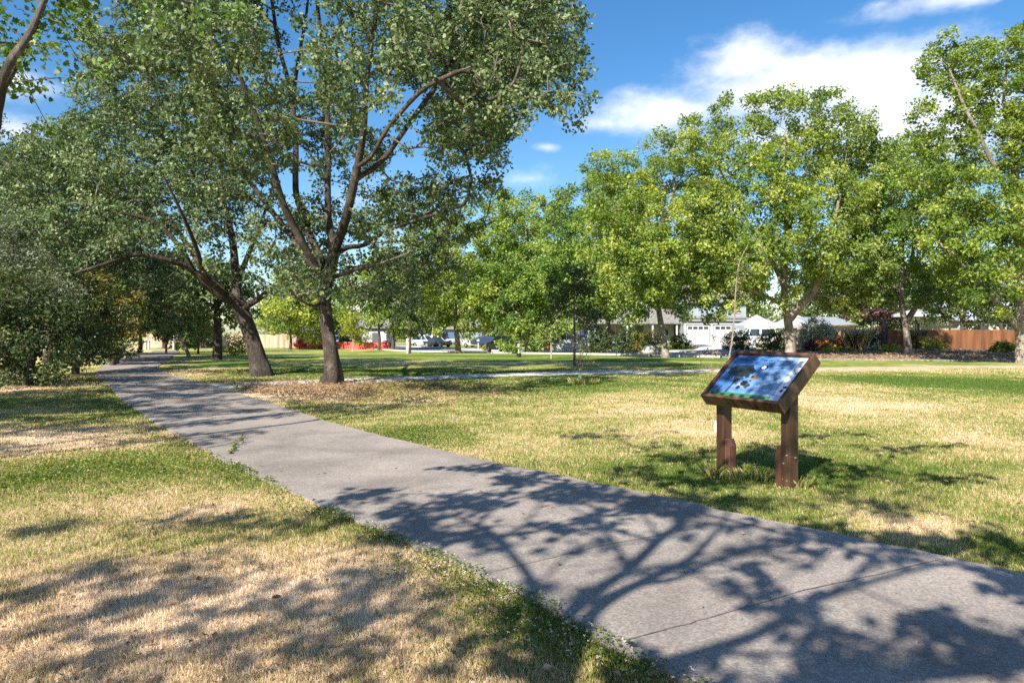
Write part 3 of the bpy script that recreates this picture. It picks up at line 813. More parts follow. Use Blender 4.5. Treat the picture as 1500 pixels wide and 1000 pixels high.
def sprig():
    b = GP(338, 668); tip = GP(357, 645)
    root = empty('path_weed', b, 'single green weed sprig creeping across the path surface', 'weed', 'taller weeds and grass tufts')
    pts = np.linspace(b, tip, 7); pts[:, 2] = .035 + .03 * np.sin(np.linspace(0, 3, 7)); pts[:, 0] += .02 * np.sin(np.arange(7) * 2)
    MB().tube([tuple(p) for p in pts], .004, 5).build('stem', M['clover'], root, origin=b)
    leaves('foliage', pts + np.array([0, 0, .02]), .045, 9, .045, (0, 0, -5), M['clover'], T_DIA, up=.8, parent=root, origin=b, tint_shift=.2)
sprig()

# ------------------------------------------------------------------ the information sign
def sign():
    u = Vector((0.5, -0.866, 0)); nrm = Vector((-0.866, -0.5, 0))          # along the panel, towards its reader
    c = Vector((2.44, 6.85, 0))
    root = empty('information_sign', c, 'brown wooden information board with tilted blue nature panel on two posts beside the path', 'sign')
    til = R(41)
    sl = (nrm * math.cos(til) + Vector((0, 0, -1)) * math.sin(til)).normalized()   # down the slope
    up = u.cross(sl) * 1.0
    if up.z < 0: up = -up
    pc = Vector((0, 0, 1.055))
    xf = Matrix((( u.x, -sl.x, up.x, pc.x), (u.y, -sl.y, up.y, pc.y), (u.z, -sl.z, up.z, pc.z), (0, 0, 0, 1)))
    W, H, T = 0.98, 0.70, 0.135
    mb = MB(); t = 0.034
    mb.box((0, -H / 2 + t / 2, -T / 2), (W, t, T)); mb.box((0, H / 2 - t / 2, -T / 2), (W, t, T))
    mb.box((-W / 2 + t / 2 - .001, 0, -T / 2 - .001), (t, H - 2 * t - .001, T)); mb.box((W / 2 - t / 2 + .001, 0, -T / 2 - .001), (t, H - 2 * t - .001, T))
    mb.build('frame', M['wood'], root, xf, bevel=.004)
    MB().box((0, 0, -0.082), (W - 2 * t + .004, H - 2 * t + .004, 0.085)).build('backing_board', M['wood'], root, xf)
    # printed panel: a flat picture under a clear glossy face
    pw, ph = W - 2 * t - .012, H - 2 * t - .012
    m, nt, b = mat('printed panel sky')
    tc = N(nt, 'ShaderNodeTexCoord'); sp = N(nt, 'ShaderNodeSeparateXYZ'); L(nt, tc.outputs['Generated'], sp.inputs[0])
    no = N(nt, 'ShaderNodeTexNoise', Scale=3.2, Detail=3.0); L(nt, tc.outputs['Generated'], no.inputs['Vector'])
    ad = N(nt, 'ShaderNodeMath', operation='MULTIPLY_ADD'); ad.inputs[1].default_value = .35; L(nt, no.outputs['Fac'], ad.inputs[0]); L(nt, sp.outputs['Y'], ad.inputs[2])
    r = ramp(nt, [(.15, (.38, .44, .62)), (.45, (.17, .29, .48)), (.75, (.07, .18, .39)), (1.0, (.035, .11, .31))]); L(nt, ad.outputs[0], r.inputs['Fac'])
    n2 = N(nt, 'ShaderNodeTexNoise', Scale=2.6, Detail=2.0); L(nt, tc.outputs['Generated'], n2.inputs['Vector'])
    r2 = ramp(nt, [(.58, (0, 0, 0)), (.72, (.5, .5, .5))]); L(nt, n2.outputs['Fac'], r2.inputs['Fac'])
    mx = N(nt, 'ShaderNodeMix', data_type='RGBA'); mx.inputs[7].default_value = (.55, .66, .80, 1)
    L(nt, r2.outputs['Color'], mx.inputs[0]); L(nt, r.outputs['Color'], mx.inputs[6])
    L(nt, mx.outputs[2], b.inputs['Base Color']); b.inputs['Roughness'].default_value = .12; b.inputs['Coat Weight'].default_value = .8; b.inputs['Coat Roughness'].default_value = .03
    cols = [m] + [plain('print ' + n, c, .12, .5, 0, .8) for n, c in (('green', (.035, .16, .05)), ('tree', (.018, .022, .015)), ('white', (.72, .74, .78)), ('text', (.015, .02, .06)), ('brown', (.20, .11, .03)), ('trunk', (.05, .04, .04)), ('pale', (.46, .49, .68)), ('leafgreen', (.05, .30, .08)))]
    mb = MB()
    def rect(x0, y0, x1, y1, z, mi):
        mb.m = mi; mb.poly([(-pw / 2 + x0 * pw, -ph / 2 + y0 * ph, z), (-pw / 2 + x1 * pw, -ph / 2 + y0 * ph, z), (-pw / 2 + x1 * pw, -ph / 2 + y1 * ph, z), (-pw / 2 + x0 * pw, -ph / 2 + y1 * ph, z)])
    def ell(x0, y0, rx, ry, z, mi, rough=0.0, n=26, rot=0):
        rs = np.random.RandomState(int(x0 * 999)); mb.m = mi; pts = []
        for k in range(n):
            a = 6.2832 * k / n; q = 1 + rough * (rs.rand() - .5)
            ex, ey = rx * q * math.cos(a), ry * q * math.sin(a)
            ex, ey = ex * math.cos(rot) - ey * math.sin(rot), ex * math.sin(rot) + ey * math.cos(rot)
            pts.append((-pw / 2 + (x0 + ex) * pw, -ph / 2 + (y0 + ey) * ph, z))
        mb.poly(pts)
    z0 = -.034
    rect(0, 0, 1, 1, z0, 0)
    rect(0, 0, .855, .115, z0 + .0006, 1)
    rect(.875, 0, 1, .99, z0 + .0006, 3); rect(.88, .01, .995, .16, z0 + .0012, 7)
    rs = np.random.RandomState(4)
    for q in range(60):                                                   # crown of the printed oak
        a = rs.rand() * 6.28; rr = math.sqrt(rs.rand()); ex, ey = rr * math.cos(a), rr * math.sin(a)
        ell(.245 + .165 * ex, .60 + .13 * ey + .05 * (1 - ex * ex), .035, .035, z0 + .001 + q * 1e-5, 2, .5, 9)
    for q in range(26): ell(.10 + .36 * rs.rand(), .41 + .12 * rs.rand(), .014, .016, z0 + .0018 + q * 1e-5, 2, .6, 7)
    for x0, y0, x1, y1, w in ((.225, .115, .245, .36, .016), (.245, .35, .19, .52, .012), (.245, .35, .32, .52, .012), (.245, .35, .25, .55, .010), (.10, .13, .115, .26, .012)):
        mb.m = 6; mb.poly([(-pw / 2 + (x0 - w) * pw, -ph / 2 + y0 * ph, z0 + .0024), (-pw / 2 + (x0 + w) * pw, -ph / 2 + y0 * ph, z0 + .0024), (-pw / 2 + (x1 + w * .6) * pw, -ph / 2 + y1 * ph, z0 + .0024), (-pw / 2 + (x1 - w * .6) * pw, -ph / 2 + y1 * ph, z0 + .0024)])
    ell(.50, .735, .052, .062, z0 + .001, 2, .15); ell(.50, .735, .03, .04, z0 + .0016, 7, .3)
    ell(.47, .50, .055, .05, z0 + .001, 5, .15); ell(.39, .345, .05, .06, z0 + .001, 2, .6); ell(.45, .29, .04, .05, z0 + .0013, 6, .6); ell(.35, .24, .028, .04, z0 + .001, 2, .6)
    for q in range(6): ell(.07 + q * .14, .06, .036, .030, z0 + .0012, 2, .5); 
    for q in range(6): rect(.035 + q * .14, .012, .115 + q * .14, .02, z0 + .0012, 3)
    for y0, x0, x1 in [(.845, .10, .80), (.815, .10, .80), (.785, .30, .78)] + [(.74 - .03 * q, .58, .83 - .06 * ((q * 7) % 4) / 3) for q in range(17)]:
        rect(x0, y0, x1, y0 + .008, z0 + .0012, 4)
    ell(.935, .90, .03, .022, z0 + .0014, 8, .3); rect(.928, .855, .942, .88, z0 + .0014, 8)
    for q in range(4): rect(.90, .72 - .03 * q, .97, .728 - .03 * q, z0 + .0014, 4)
    ell(.945, .33, .03, .025, z0 + .0014, 4, .5); ell(.93, .25, .022, .03, z0 + .0014, 4, .5)
    pan = mb.build('panel', cols, root, xf)
    pan['label'] = 'glossy blue printed panel with an oak picture and lines of text'
    cu = bpy.data.curves.new('title', 'FONT'); cu.body = 'Valley Oak Tree of Discovery'; cu.size = .056; cu.align_x = 'CENTER'; cu.shear = .25; cu.extrude = .0004
    tmp = bpy.data.objects.new('title', cu); COL.objects.link(tmp)
    dg = bpy.context.evaluated_depsgraph_get(); me = bpy.data.meshes.new_from_object(tmp.evaluated_get(dg)); bpy.data.objects.remove(tmp)
    me.transform(xf @ Matrix.Translation((-.05, ph / 2 - .075, z0 + .0018))); me.materials.clear(); me.materials.append(cols[4])
    link('title_lettering', me, pan)
    # posts, each bolted to a short red stub post on its inner side
    for s, hz in ((-1, .99), (1, .95)):
        o = u * (s * .405)
        ax = Matrix(((u.x, nrm.x, 0), (u.y, nrm.y, 0), (0, 0, 1)))
        mb = MB(); b0 = len(mb.v)
        w2, d2 = .052, .060
        zt = {1: 1.055 - .155 - d2 * math.tan(til), -1: 1.055 - .155 + d2 * math.tan(til)}
        for dx, dy in ((-1, -1), (1, -1), (1, 1), (-1, 1)):
            p = ax @ Vector((dx * w2, dy * d2, 0)) + o; mb.v.append((p.x, p.y, -.15))
        for dx, dy in ((-1, -1), (1, -1), (1, 1), (-1, 1)):
            p = ax @ Vector((dx * w2, dy * d2, 0)) + o; mb.v.append((p.x, p.y, zt[dy] - .0))
        for qf in ((0, 3, 2, 1), (4, 5, 6, 7), (0, 1, 5, 4), (1, 2, 6, 5), (2, 3, 7, 6), (3, 0, 4, 7)): mb.f.append([b0 + i for i in qf]); mb.mi.append(0)
        post = mb.build('post', M['wood'], root, bevel=.004)
        st = MB(); o2 = u * (s * .405 - s * .088)
        hh = .40 if s > 0 else .37
        prof = [(-.034 * -s, -.12), (.034 * -s, -.12), (.034 * -s, hh - .07), (.006 * -s, hh), (-.034 * -s, hh)]
        st.prism(prof, -.048, .052)
        xf2 = Matrix(((u.x, nrm.x, 0, o2.x), (u.y, nrm.y, 0, o2.y), (0, 0, 1, 0), (0, 0, 0, 1)))
        sb = st.build('stub_post', M['woodred'], root, xf2, bevel=.003)
        sb['label'] = 'short red brown stub post bolted against the taller post'
        if s > 0:
            for dx, zz in ((.012, .30), (-.012, .22), (.012, -.0 + .06)):
                p = ax @ Vector((dx + .0, .0, 0)) + o; sc = MB()
                c0 = Vector((p.x, p.y, zz)) + u * w2; sc.tube([c0 - u * .002, c0 + u * .006], .0085, 8)
                sc.build('screw', M['steel'], post)
                c1 = ax @ Vector((dx * 1.5, d2, 0)) + o; c1 = Vector((c1.x, c1.y, zz + .02)); MB().tube([c1 - nrm * .002, c1 + nrm * .006], .0085, 8).build('screw', M['steel'], post)
    # parts were written about the sign's own origin
    return root
sign()
b = GP(1050, 634)
root = empty('marker_stub', b, 'small pale grey stub standing in the lawn just behind the farther sign post', 'marker')
MB().box((0, 0, .08), (.075, .05, .16)).build('stub', M['greytube'], root, bevel=.006); MB().box((0, 0, .172), (.085, .06, .02)).build('cap', M['white'], root, bevel=.004)
# ------------------------------------------------------------------ the two big oaks
def to_px(A):
    return CX + A[:, 0] / A[:, 1] * F, HY - (A[:, 2] - CH) / A[:, 1] * F
def corridor(A, limbs, d, w, keep, rs):      # thin foliage on the viewer's side of the bare limbs
    px, py = to_px(A); hit = np.zeros(len(A), bool)
    for pts, ra, rb in limbs:
        if ra < .06: continue
        Q = np.array(pts); qx, qy = to_px(Q)
        for i in range(len(Q) - 1):
            n = max(2, int(math.hypot(qx[i + 1] - qx[i], qy[i + 1] - qy[i]) / 6))
            for t in np.linspace(0, 1, n):
                x, y, dd = qx[i] + (qx[i + 1] - qx[i]) * t, qy[i] + (qy[i + 1] - qy[i]) * t, Q[i, 1] + (Q[i + 1, 1] - Q[i, 1]) * t
                hit |= ((px - x) ** 2 + (py - y) ** 2 < w * w) & (A[:, 1] < dd + .3)
    return hit & (rs.rand(len(A)) > keep)
def corner_sky(A, rs):                       # open sky left of the crowns
    px, py = to_px(A); k = rs.rand(len(A))
    return ~((((px - 40) / 75) ** 2 + ((py - 110) / 90) ** 2 < 1) & (k > .08)) & ~((((px - 165) / 26) ** 2 + ((py - 25) / 36) ** 2 < 1) & (k > .2))

def oak_right():
    d = 19.2
    base = GP(485, 562); base[2] = 0
    q = lambda px, py, dd=0: P(px, py, d + dd)
    trunk = [q(488, 548), q(482, 495), q(476, 440), q(482, 400), q(489, 368)]
    limbs = [
        ([q(489, 368), q(496, 350, -.2), q(505, 325, -.5), (q(516, 281, -1)), q(527, 227, -1.4), q(533, 187, -1.8), q(536, 130, -2.2), q(545, 60, -2.6), q(560, -40, -3)], .15, .04),
        ([q(527, 240, -1.4), q(545, 228, -1.8), q(567, 190, -2.4), q(613, 137, -3), q(653, 113, -3.4), q(690, 98, -3.8)], .065, .02),
        ([q(520, 270, -1.2), q(560, 235, -1), q(600, 180, -.5), q(650, 110, 0), q(700, 30, .6), q(730, -50, 1)], .06, .02),
        ([q(489, 368), q(483, 335, .2), q(480, 300, .3), q(480, 200, .4), q(479, 130, .4), q(478, 83, .4), q(468, 35, .3), q(462, -20, .3), q(450, -110, .3)], .11, .04),
        ([q(478, 83, .4), q(488, 55, .2), q(508, 10, .1), q(530, -50, 0)], .075, .03),
        ([q(482, 400), q(460, 360, .4), q(442, 310, .8), q(433, 277, 1), q(433, 200, 1.3), q(424, 127, 1.6), q(408, 67, 1.8), q(398, 0, 2), q(385, -80, 2)], .12, .04),
        ([q(430, 150, 1.4), q(437, 87, 1.4), q(449, 20, 1.4), q(455, -60, 1.2)], .07, .03),
        ([q(478, 415), q(445, 360, -.6), q(415, 300, -1.2), q(397, 240, -1.6), q(378, 180, -2), q(357, 127, -2.4), q(337, 67, -2.8), q(320, -10, -3)], .12, .035),
        ([q(470, 405), q(430, 350, .8), q(383, 290, 1.5), q(320, 200, 2.2), q(273, 163, 2.6), q(225, 120, 3)], .10, .03),
        ([q(489, 372), q(510, 362, .4), q(533, 359, .8), q(570, 337, 1.4), q(625, 318, 2), q(680, 300, 2.6)], .085, .03),
        ([q(476, 440), q(460, 448, -.6), q(440, 440, -1.4), q(425, 425, -2)], .05, .02),
        ([q(480, 405), q(520, 395, -1.2), q(560, 385, -2.2), q(600, 370, -3)], .06, .02),
    ]
    bl = [(795, 40, 75, 60, -3.5), (815, 115, 52, 55, -3.6), (838, 160, 28, 34, -3.6), (745, 40, 90, 90, -2), (655, 20, 95, 70, -1), (570, 40, 60, 80, -2), (700, 140, 80, 55, -2.6), (760, 130, 45, 60, -3.2), (640, 190, 60, 50, -2.5), (715, 205, 40, 45, -2), (680, 262, 55, 38, -.5),
          (620, 290, 75, 38, 0), (725, 255, 22, 42, .4), (655, 330, 60, 26, 1), (560, 345, 60, 30, 0), (545, 395, 62, 26, -.6), (600, 395, 60, 26, 1.5), (500, 420, 50, 20, -1.5), (452, 395, 50, 36, -1), (415, 340, 48, 48, -.5), (460, 300, 42, 48, .8), (520, 250, 30, 40, 1.2), (500, 150, 30, 55, 1.4),
          (350, 240, 60, 62, 0), (395, 190, 34, 50, 1.8), (340, 150, 60, 50, -1.5), (290, 160, 60, 55, 1.5), (250, 110, 62, 55, 2), (320, 60, 75, 58, -1.5), (230, 40, 75, 60, 1), (395, 30, 40, 42, 2.2), (300, -40, 110, 60, 0), (470, -50, 70, 60, .2), (560, -60, 90, 60, -1.5), (690, -60, 110, 55, -1), (800, -30, 60, 40, -2.8),
          (400, -110, 120, 60, 0), (580, -140, 130, 60, 0), (170, 70, 60, 50, 3), (790, 60, 66, 56, .5), (800, 118, 46, 42, 1.5), (755, 100, 58, 56, 3.5), (710, 60, 90, 60, 4.5), (690, 150, 60, 40, 4), (560, 400, 62, 36, 0), (605, 365, 60, 30, 1), (525, 428, 40, 18, -1), (645, 398, 46, 26, 2), (585, 440, 44, 18, 3), (470, 335, 46, 40, 1.8), (545, 330, 46, 34, 1.2), (430, 420, 44, 16, 1), (520, 330, 26, 24, -1.5), (300, 250, 50, 50, 2.2), (400, 260, 40, 40, -2.4)]
    blobs = pxblobs(bl, d)
    ex = []
    rs = np.random.RandomState(5)
    # boughs reaching towards and past the viewer side and away from it
    for c in ((-4.5, 12.6, 5.4), (-2.8, 13.2, 7.2), (-6.8, 13.5, 7.5), (-3.6, 24.5, 6.0), (-6.0, 25, 8.2), (-1.5, 24, 8.8), (-8.0, 24, 9), (-4.5, 19.5, 12.5), (-7.5, 18, 12), (-1.5, 19, 12), (-4.0, 14.5, 10.5), (-1.4, 22, 8.2), (-.6, 21.5, 9.6), (-2.5, 23, 10.5), (-.2, 18.5, 10.8), (-4.2, 10.8, 6.1), (-3.4, 11.6, 5.8), (-2.6, 12.4, 6.1), (-5.4, 11, 6.4)):
        blobs.append((np.array(c), (1.7, 1.5, 1.0) if c[1] > 12.5 else (1.0, .9, .5)))
    def cut(A):                                # the gaps of open sky the photo shows between the limbs
        px = CX + A[:, 0] / A[:, 1] * F; py = HY - (A[:, 2] - CH) / A[:, 1] * F
        g = np.ones(len(A), bool)
        for x, y, rx, ry, k in ((435, 65, 22, 60, .15), (500, 250, 18, 50, .45), (455, 190, 16, 50, .5), (530, 300, 20, 30, .6), (590, 265, 28, 20, .5), (575, 130, 20, 30, .3), (625, 235, 26, 18, .4)):
            inside = ((px - x) / rx) ** 2 + ((py - y) / ry) ** 2 < 1
            g &= ~(inside & (rs.rand(len(A)) > k))
        g &= ~corridor(A, limbs, d, 12, .45, rs) & corner_sky(A, rs)
        return g
    return make_tree('oak_tree', 'large oak with upright trunk and many rising limbs, second big trunk from the path', 'tree', base, trunk, limbs, blobs, M['oak'], M['bark_oak'], 21, 0.43, 31, 0.31, 0.088,
                     'big oaks beside the path', .20, .165, flare=1.1, tip=.0125, ex=3.1, cut=cut, first=16, flat=.75, out=.2, up=.28, tmpl=T_OAK, rmax=.28)

def oak_left():
    d = 22.7
    base = GP(381, 551); base[2] = 0
    q = lambda px, py, dd=0: P(px, py, d + dd)
    trunk = [q(380, 535), q(372, 505), q(362, 475), q(350, 447), q(338, 437)]
    limbs = [
        ([q(345, 442), q(325, 433, -.3), q(305, 420, -.6), q(282, 396, -1), q(250, 382, -1.6), q(200, 373, -2.2), q(150, 388, -3), q(110, 400, -3.5)], .15, .035),
        ([q(338, 437), q(318, 420, .3), q(292, 385, .6), q(267, 348, .9), q(240, 315, 1.2), q(200, 290, 1.5), q(150, 260, 2)], .13, .035),
        ([q(282, 396, -1), q(262, 360, -1.5), q(225, 325, -2), (q(170, 310, -2.5)), q(120, 300, -3)], .09, .03),
        ([q(352, 452), q(372, 442, -.3), q(403, 422, -.6), q(440, 410, -1), q(470, 402, -1.3)], .12, .03),
        ([q(345, 442), q(345, 400, .4), q(340, 350, .8), q(325, 290, 1.2), q(300, 220, 1.6), q(280, 150, 2)], .16, .04),
        ([q(344, 420, .2), q(365, 370, 1), q(385, 320, 1.8), q(400, 270, 2.4)], .10, .03),
        ([q(325, 433), q(300, 405, -1.6), q(290, 370, -2.6), q(270, 320, -3.6), q(240, 260, -4.4)], .10, .03),
    ]
    bl = [(180, 250, 90, 60, 0), (110, 230, 80, 60, 1), (60, 265, 75, 55, 0), (240, 300, 70, 48, -1), (150, 320, 70, 36, -2.2), (90, 330, 60, 36, -2.5), (300, 330, 55, 50, -1.5), (345, 380, 50, 40, -1.5), (400, 385, 45, 26, -1.2), (440, 392, 40, 20, -1.5), (255, 352, 45, 26, -2.4), (205, 345, 45, 22, -3),
          (210, 190, 75, 50, 1), (140, 160, 75, 45, 2), (250, 240, 60, 50, 1.5), (320, 260, 50, 55, 2.4), (70, 190, 60, 45, 2.5), (270, 180, 60, 50, 2.5), (130, 365, 50, 22, -3.2), (310, 400, 34, 20, -2), (230, 410, 40, 18, 3), (180, 120, 70, 40, 3), (20, 220, 60, 50, 3), (350, 310, 50, 40, 2), (370, 425, 40, 16, 1), (430, 350, 30, 40, 2)]
    blobs = pxblobs(bl, d)
    rs = np.random.RandomState(6)
    cut = lambda A: ~corridor(A, limbs, d, 13, .45, rs) & corner_sky(A, rs)
    return make_tree('oak_tree', 'large oak with leaning trunk and a long bough arching over the path', 'tree', base, trunk, limbs, blobs, M['oak'], M['bark_oak'], 33, 0.47, 35, 0.35, 0.092,
                     'big oaks beside the path', .27, .22, flare=.95, tip=.0125, ex=3.1, first=14, flat=.75, out=.2, up=.28, tmpl=T_OAK, rmax=.45, shift=-.04, cut=cut)
oak_right(); oak_left()

# ------------------------------------------------------------------ trees to the left of the path, cut by the photo's edge
def shadow_src(px, py, z):              # where a leaf at height z stands so that its shade falls on this ground point
    g = GP(px, py); return np.array([g[0] - z * SL * SD[0], g[1] - z * SL * SD[1], z])
def vis(A, m=.06):                      # in front of the lens and inside the picture
    y = np.maximum(A[:, 1], .01)
    return (A[:, 1] > .2) & (np.abs(A[:, 0] / y) < .75 + m) & ((A[:, 2] - CH) / y < .484 + m) 

def corner_tree():
    base = np.array([-10.4, 2.6, 0]); rs = np.random.RandomState(8)
    q = P
    tr = [np.array([-10.3, 2.6, 1.2]), np.array([-10.0, 2.8, 2.6]), np.array([-9.6, 3.0, 3.6])]
    limbs = [([np.array([-9.9, 2.9, 3.0]), np.array([-7.8, 4.6, 3.5]), q(-60, 190, 7.0), q(-5, 140, 7.4), q(35, 70, 7.8), q(62, 10, 8.2), q(85, -60, 8.6)], .06, .03),
             ([q(-30, 165, 7.2), q(10, 100, 7.1), q(40, 55, 7.2), q(58, 15, 7.3), q(75, -30, 7.4)], .05, .02),
             ([np.array([-9.6, 3.0, 3.6]), np.array([-8.4, 5, 5.1]), np.array([-6.6, 7.2, 5.9]), np.array([-5.4, 9.0, 6.1]), np.array([-4.6, 9.8, 6.2])], .07, .02),
             ([np.array([-9.6, 3.0, 3.4]), np.array([-10.5, 4.5, 5]), np.array([-10.5, 6, 6])], .12, .05)]
    bl = pxblobs([(30, 25, 55, 40, 0), (75, 40, 30, 40, .6), (15, 105, 20, 40, 0.4), (95, 75, 26, 26, 1.0), (60, 100, 22, 22, .4), (0, 60, 40, 60, .6), (120, 20, 26, 26, 1.4), (30, 165, 30, 14, 1.2), (-60, 60, 80, 90, .5), (60, -50, 90, 40, .3)], 7.6, .8)
    A = blob_points(bl, .40, rs)
    far = np.array([(-10, 5, 6), (-11, 7, 6.5), (-9, 7.5, 7.5)])
    B = blob_points([(c, (1.5, 1.5, 1.1)) for c in far], .5, rs)
    B = B[~vis(B)]
    B = np.concatenate([B, blob_points([(np.array(c), (.95, .95, .4)) for c in ((-7.0, 7.2, 5.6), (-6.0, 8.3, 5.9), (-5.2, 9.2, 6.0), (-4.5, 9.9, 6.2))], .62, rs)])
    make_tree('spreading_tree', 'yellow green tree reaching in at the top left corner with an orange brown limb', 'tree', base, tr, limbs, [], M['syc2'], M['bark_oak'], 8, .4, 22, .27, .062, None, .17, .12, tmpl=T_LOBE,
              extra=np.concatenate([A, B]), first=6, tip=.006, ex=2.8, shift=-.28, rmax=.085)
corner_tree()

def path_shade_tree():
    """stands behind the viewer's left shoulder; its limbs and leaves throw the big dappled shade over path and sign"""
    rs = np.random.RandomState(15)
    hc = 3.3
    root_g = np.array([.12, 2.45])
    base = np.array([root_g[0] - hc * SL * SD[0], root_g[1] - hc * SL * SD[1], 0])
    top = np.array([base[0], base[1], hc])
    tr = [base + np.array([.03, 0, 1.2]), base + np.array([0, .02, 2.4]), top]
    def limb(pp, z0, z1, r0, r1, start=None):
        n = len(pp); pts = [shadow_src(px, py, z0 + (z1 - z0) * (i / (n - 1)) ** .9) for i, (px, py) in enumerate(pp)]
        s = start if start is not None else top
        return ([s] + pts, r0, r1)
    L1 = limb([(786, 880), (779, 848), (751, 813), (735, 790), (690, 768), (640, 750), (588, 735)], 4.0, 5.6, .040, .015)
    L2 = limb([(836, 905), (920, 841), (963, 799), (998, 770), (1030, 735), (1050, 705)], 3.7, 5.8, .058, .016)
    L3 = limb([(870, 905), (935, 862), (1005, 827), (1040, 795), (1062, 765), (1080, 730)], 3.7, 5.8, .050, .016)
    L4 = limb([(935, 997), (1027, 962), (1111, 933), (1182, 891), (1253, 863), (1373, 831), (1500, 818)], 3.6, 6.0, .055, .02)
    L5 = limb([(1055, 962), (1182, 962), (1288, 969), (1429, 979)], 4.2, 5.4, .024, .010, L4[0][2])
    L6 = limb([(920, 841), (905, 800), (870, 765), (820, 735)], 4.6, 5.8, .026, .010, L2[0][2])
    L7 = limb([(935, 862), (998, 850), (1076, 813), (1154, 790), (1230, 765)], 4.4, 5.8, .034, .012, L3[0][1])
    L8 = limb([(963, 799), (958, 775), (930, 745), (905, 715)], 5.0, 5.8, .022, .010, L2[0][3])
    L9 = limb([(1253, 863), (1290, 880), (1323, 893)], 5.0, 5.4, .016, .008, L4[0][5])
    L10 = limb([(1182, 891), (1260, 845), (1330, 815), (1400, 795)], 4.8, 5.8, .026, .010, L4[0][4])
    L11 = limb([(1005, 827), (1045, 825), (1100, 800), (1150, 770)], 4.8, 5.6, .022, .010, L3[0][3])
    limbs = [L1, L2, L3, L4, L5, L6, L7, L8, L9, L10, L11, ([top, top + np.array([-.9, -.8, 1.6]), top + np.array([-2, -2, 3.2])], .1, .03), ([top, top + np.array([.6, -1.2, 1.6]), top + np.array([1.6, -2.5, 3])], .09, .03)]
    A = []
    # (px, py, spread px x, spread px y, how many)
    for px, py, sx, sy, n in [(560, 728, 40, 8, 4), (630, 755, 50, 10, 5), (700, 690, 45, 6, 5), (690, 735, 60, 14, 8), (760, 705, 60, 14, 8), (640, 785, 60, 14, 5), (720, 785, 50, 12, 4), (850, 725, 70, 16, 9), (950, 740, 70, 14, 8), (830, 775, 50, 10, 3), (890, 765, 40, 8, 1), (1000, 755, 50, 8, 2),
                              (1080, 735, 80, 10, 6), (1010, 705, 90, 12, 5), (1150, 775, 60, 10, 3), (1240, 790, 80, 12, 3), (1100, 845, 50, 10, 1), (1180, 820, 70, 10, 1), (1290, 805, 70, 8, 3), (1400, 805, 70, 8, 4), (1480, 850, 50, 14, 5),
                              (1390, 925, 60, 20, 4), (1455, 945, 50, 20, 3), (1230, 985, 60, 16, 3), (1050, 992, 60, 10, 1), (960, 990, 50, 14, 2), (770, 930, 60, 26, 4), (1130, 895, 50, 8, 1), (1200, 930, 40, 8, 1), (900, 640, 80, 8, 6), (1000, 665, 80, 12, 9), (1120, 660, 80, 10, 8), (1230, 690, 80, 12, 9), (1080, 700, 80, 10, 6), (1310, 660, 80, 10, 5), (1400, 700, 60, 12, 4),
                              (1200, 640, 70, 6, 3), (1100, 560, 60, 30, 4), (940, 690, 50, 10, 3), (1280, 740, 60, 8, 3), (1420, 790, 70, 10, 4), (1330, 790, 50, 8, 3), (1410, 655, 30, 4, 1)]:
        for _ in range(int(n * 1.8 + .5)):
            g = GP(px + rs.normal(0, sx * .5), max(570, py + rs.normal(0, sy * .5)))
            zm = max(3.9, (1.95 + .5 * max(g[1], 0)) / (1 + .5 * SL * SD[1]))
            z = zm + rs.rand() * 1.3
            A.append((g[0] - z * SL * SD[0], g[1] - z * SL * SD[1], z))
    for _ in range(9):                       # leaves that dapple the sign itself
        z = rs.uniform(4.1, 5.2); k = (z - rs.uniform(.4, 1.25)) * SL
        A.append((2.44 + rs.normal(0, .42) - k * SD[0], 6.85 + rs.normal(0, .42) - k * SD[1], z))
    A = np.array(A)
    for c in ((-3, -3, 6.2), (-1, -4, 6), (.5, -3, 5.6), (-4, -1.5, 6.2), (-2, -2, 7.4)):
        A = np.concatenate([A, blob_points([(np.array(c), (1.2, 1.2, .9))], .6, rs)])
    A = A[~vis(A)]
    make_tree('shade_tree', 'leafy tree behind the viewer whose dappled shade covers path and sign', 'tree', base, tr, limbs, [], M['oak'], M['bark_oak'], 15, .5, 5, .19, .125, None, .16, .12, extra=A, first=6, tip=.012, ex=3.2, rmax=.17, wob=.12)
path_shade_tree()

def left_shade_tree(base, blobs, seed, label, K=40):
    rs = np.random.RandomState(seed)
    base = np.array(base, float)
    A = blob_points(blobs, 0.5, rs); A = A[~vis(A)]
    top = base + np.array([0, 0, 2.8])
    limbs = [([top, (top + np.array(c)) / 2 + np.array([0, 0, .3]), np.array(c)], .035, .012) for c, r in blobs]
    make_tree('shade_tree', label, 'tree', base, [base + np.array([0, 0, 1.4]), top, top + np.array([0, 0, 1.2])], limbs, [], M['oak'], M['bark_oak'], seed, .5, K, .36, .10, None, .2, .10, extra=A, first=5, tip=.004, ex=2.7, rmax=.24)
gp = []
for px, py, rx, ry in [(240, 770, 120, 10), (290, 850, 100, 18), (120, 905, 110, 14), (420, 780, 90, 14), (520, 850, 110, 16), (450, 900, 120, 16), (600, 880, 70, 14), (200, 820, 80, 12), (60, 860, 60, 10), (350, 940, 110, 18), (560, 940, 90, 14), (560, 790, 60, 10), (60, 780, 70, 7), (330, 765, 80, 7), (90, 980, 60, 14), (480, 745, 60, 8)]:
    g = GP(px, py); zz = 4.6 + 1.2 * RS.rand(); sc = g[1] / F
    gp.append(((g[0] - zz * SL * SD[0], g[1] - zz * SL * SD[1], zz), (rx * sc * .8, ry * g[1] * sc / CH * .55, .22)))
left_shade_tree((-7.4, -3.6, 0), gp, 51, 'tree out of view whose shade streaks cross the dry lawn in the foreground', 42)
gq = []
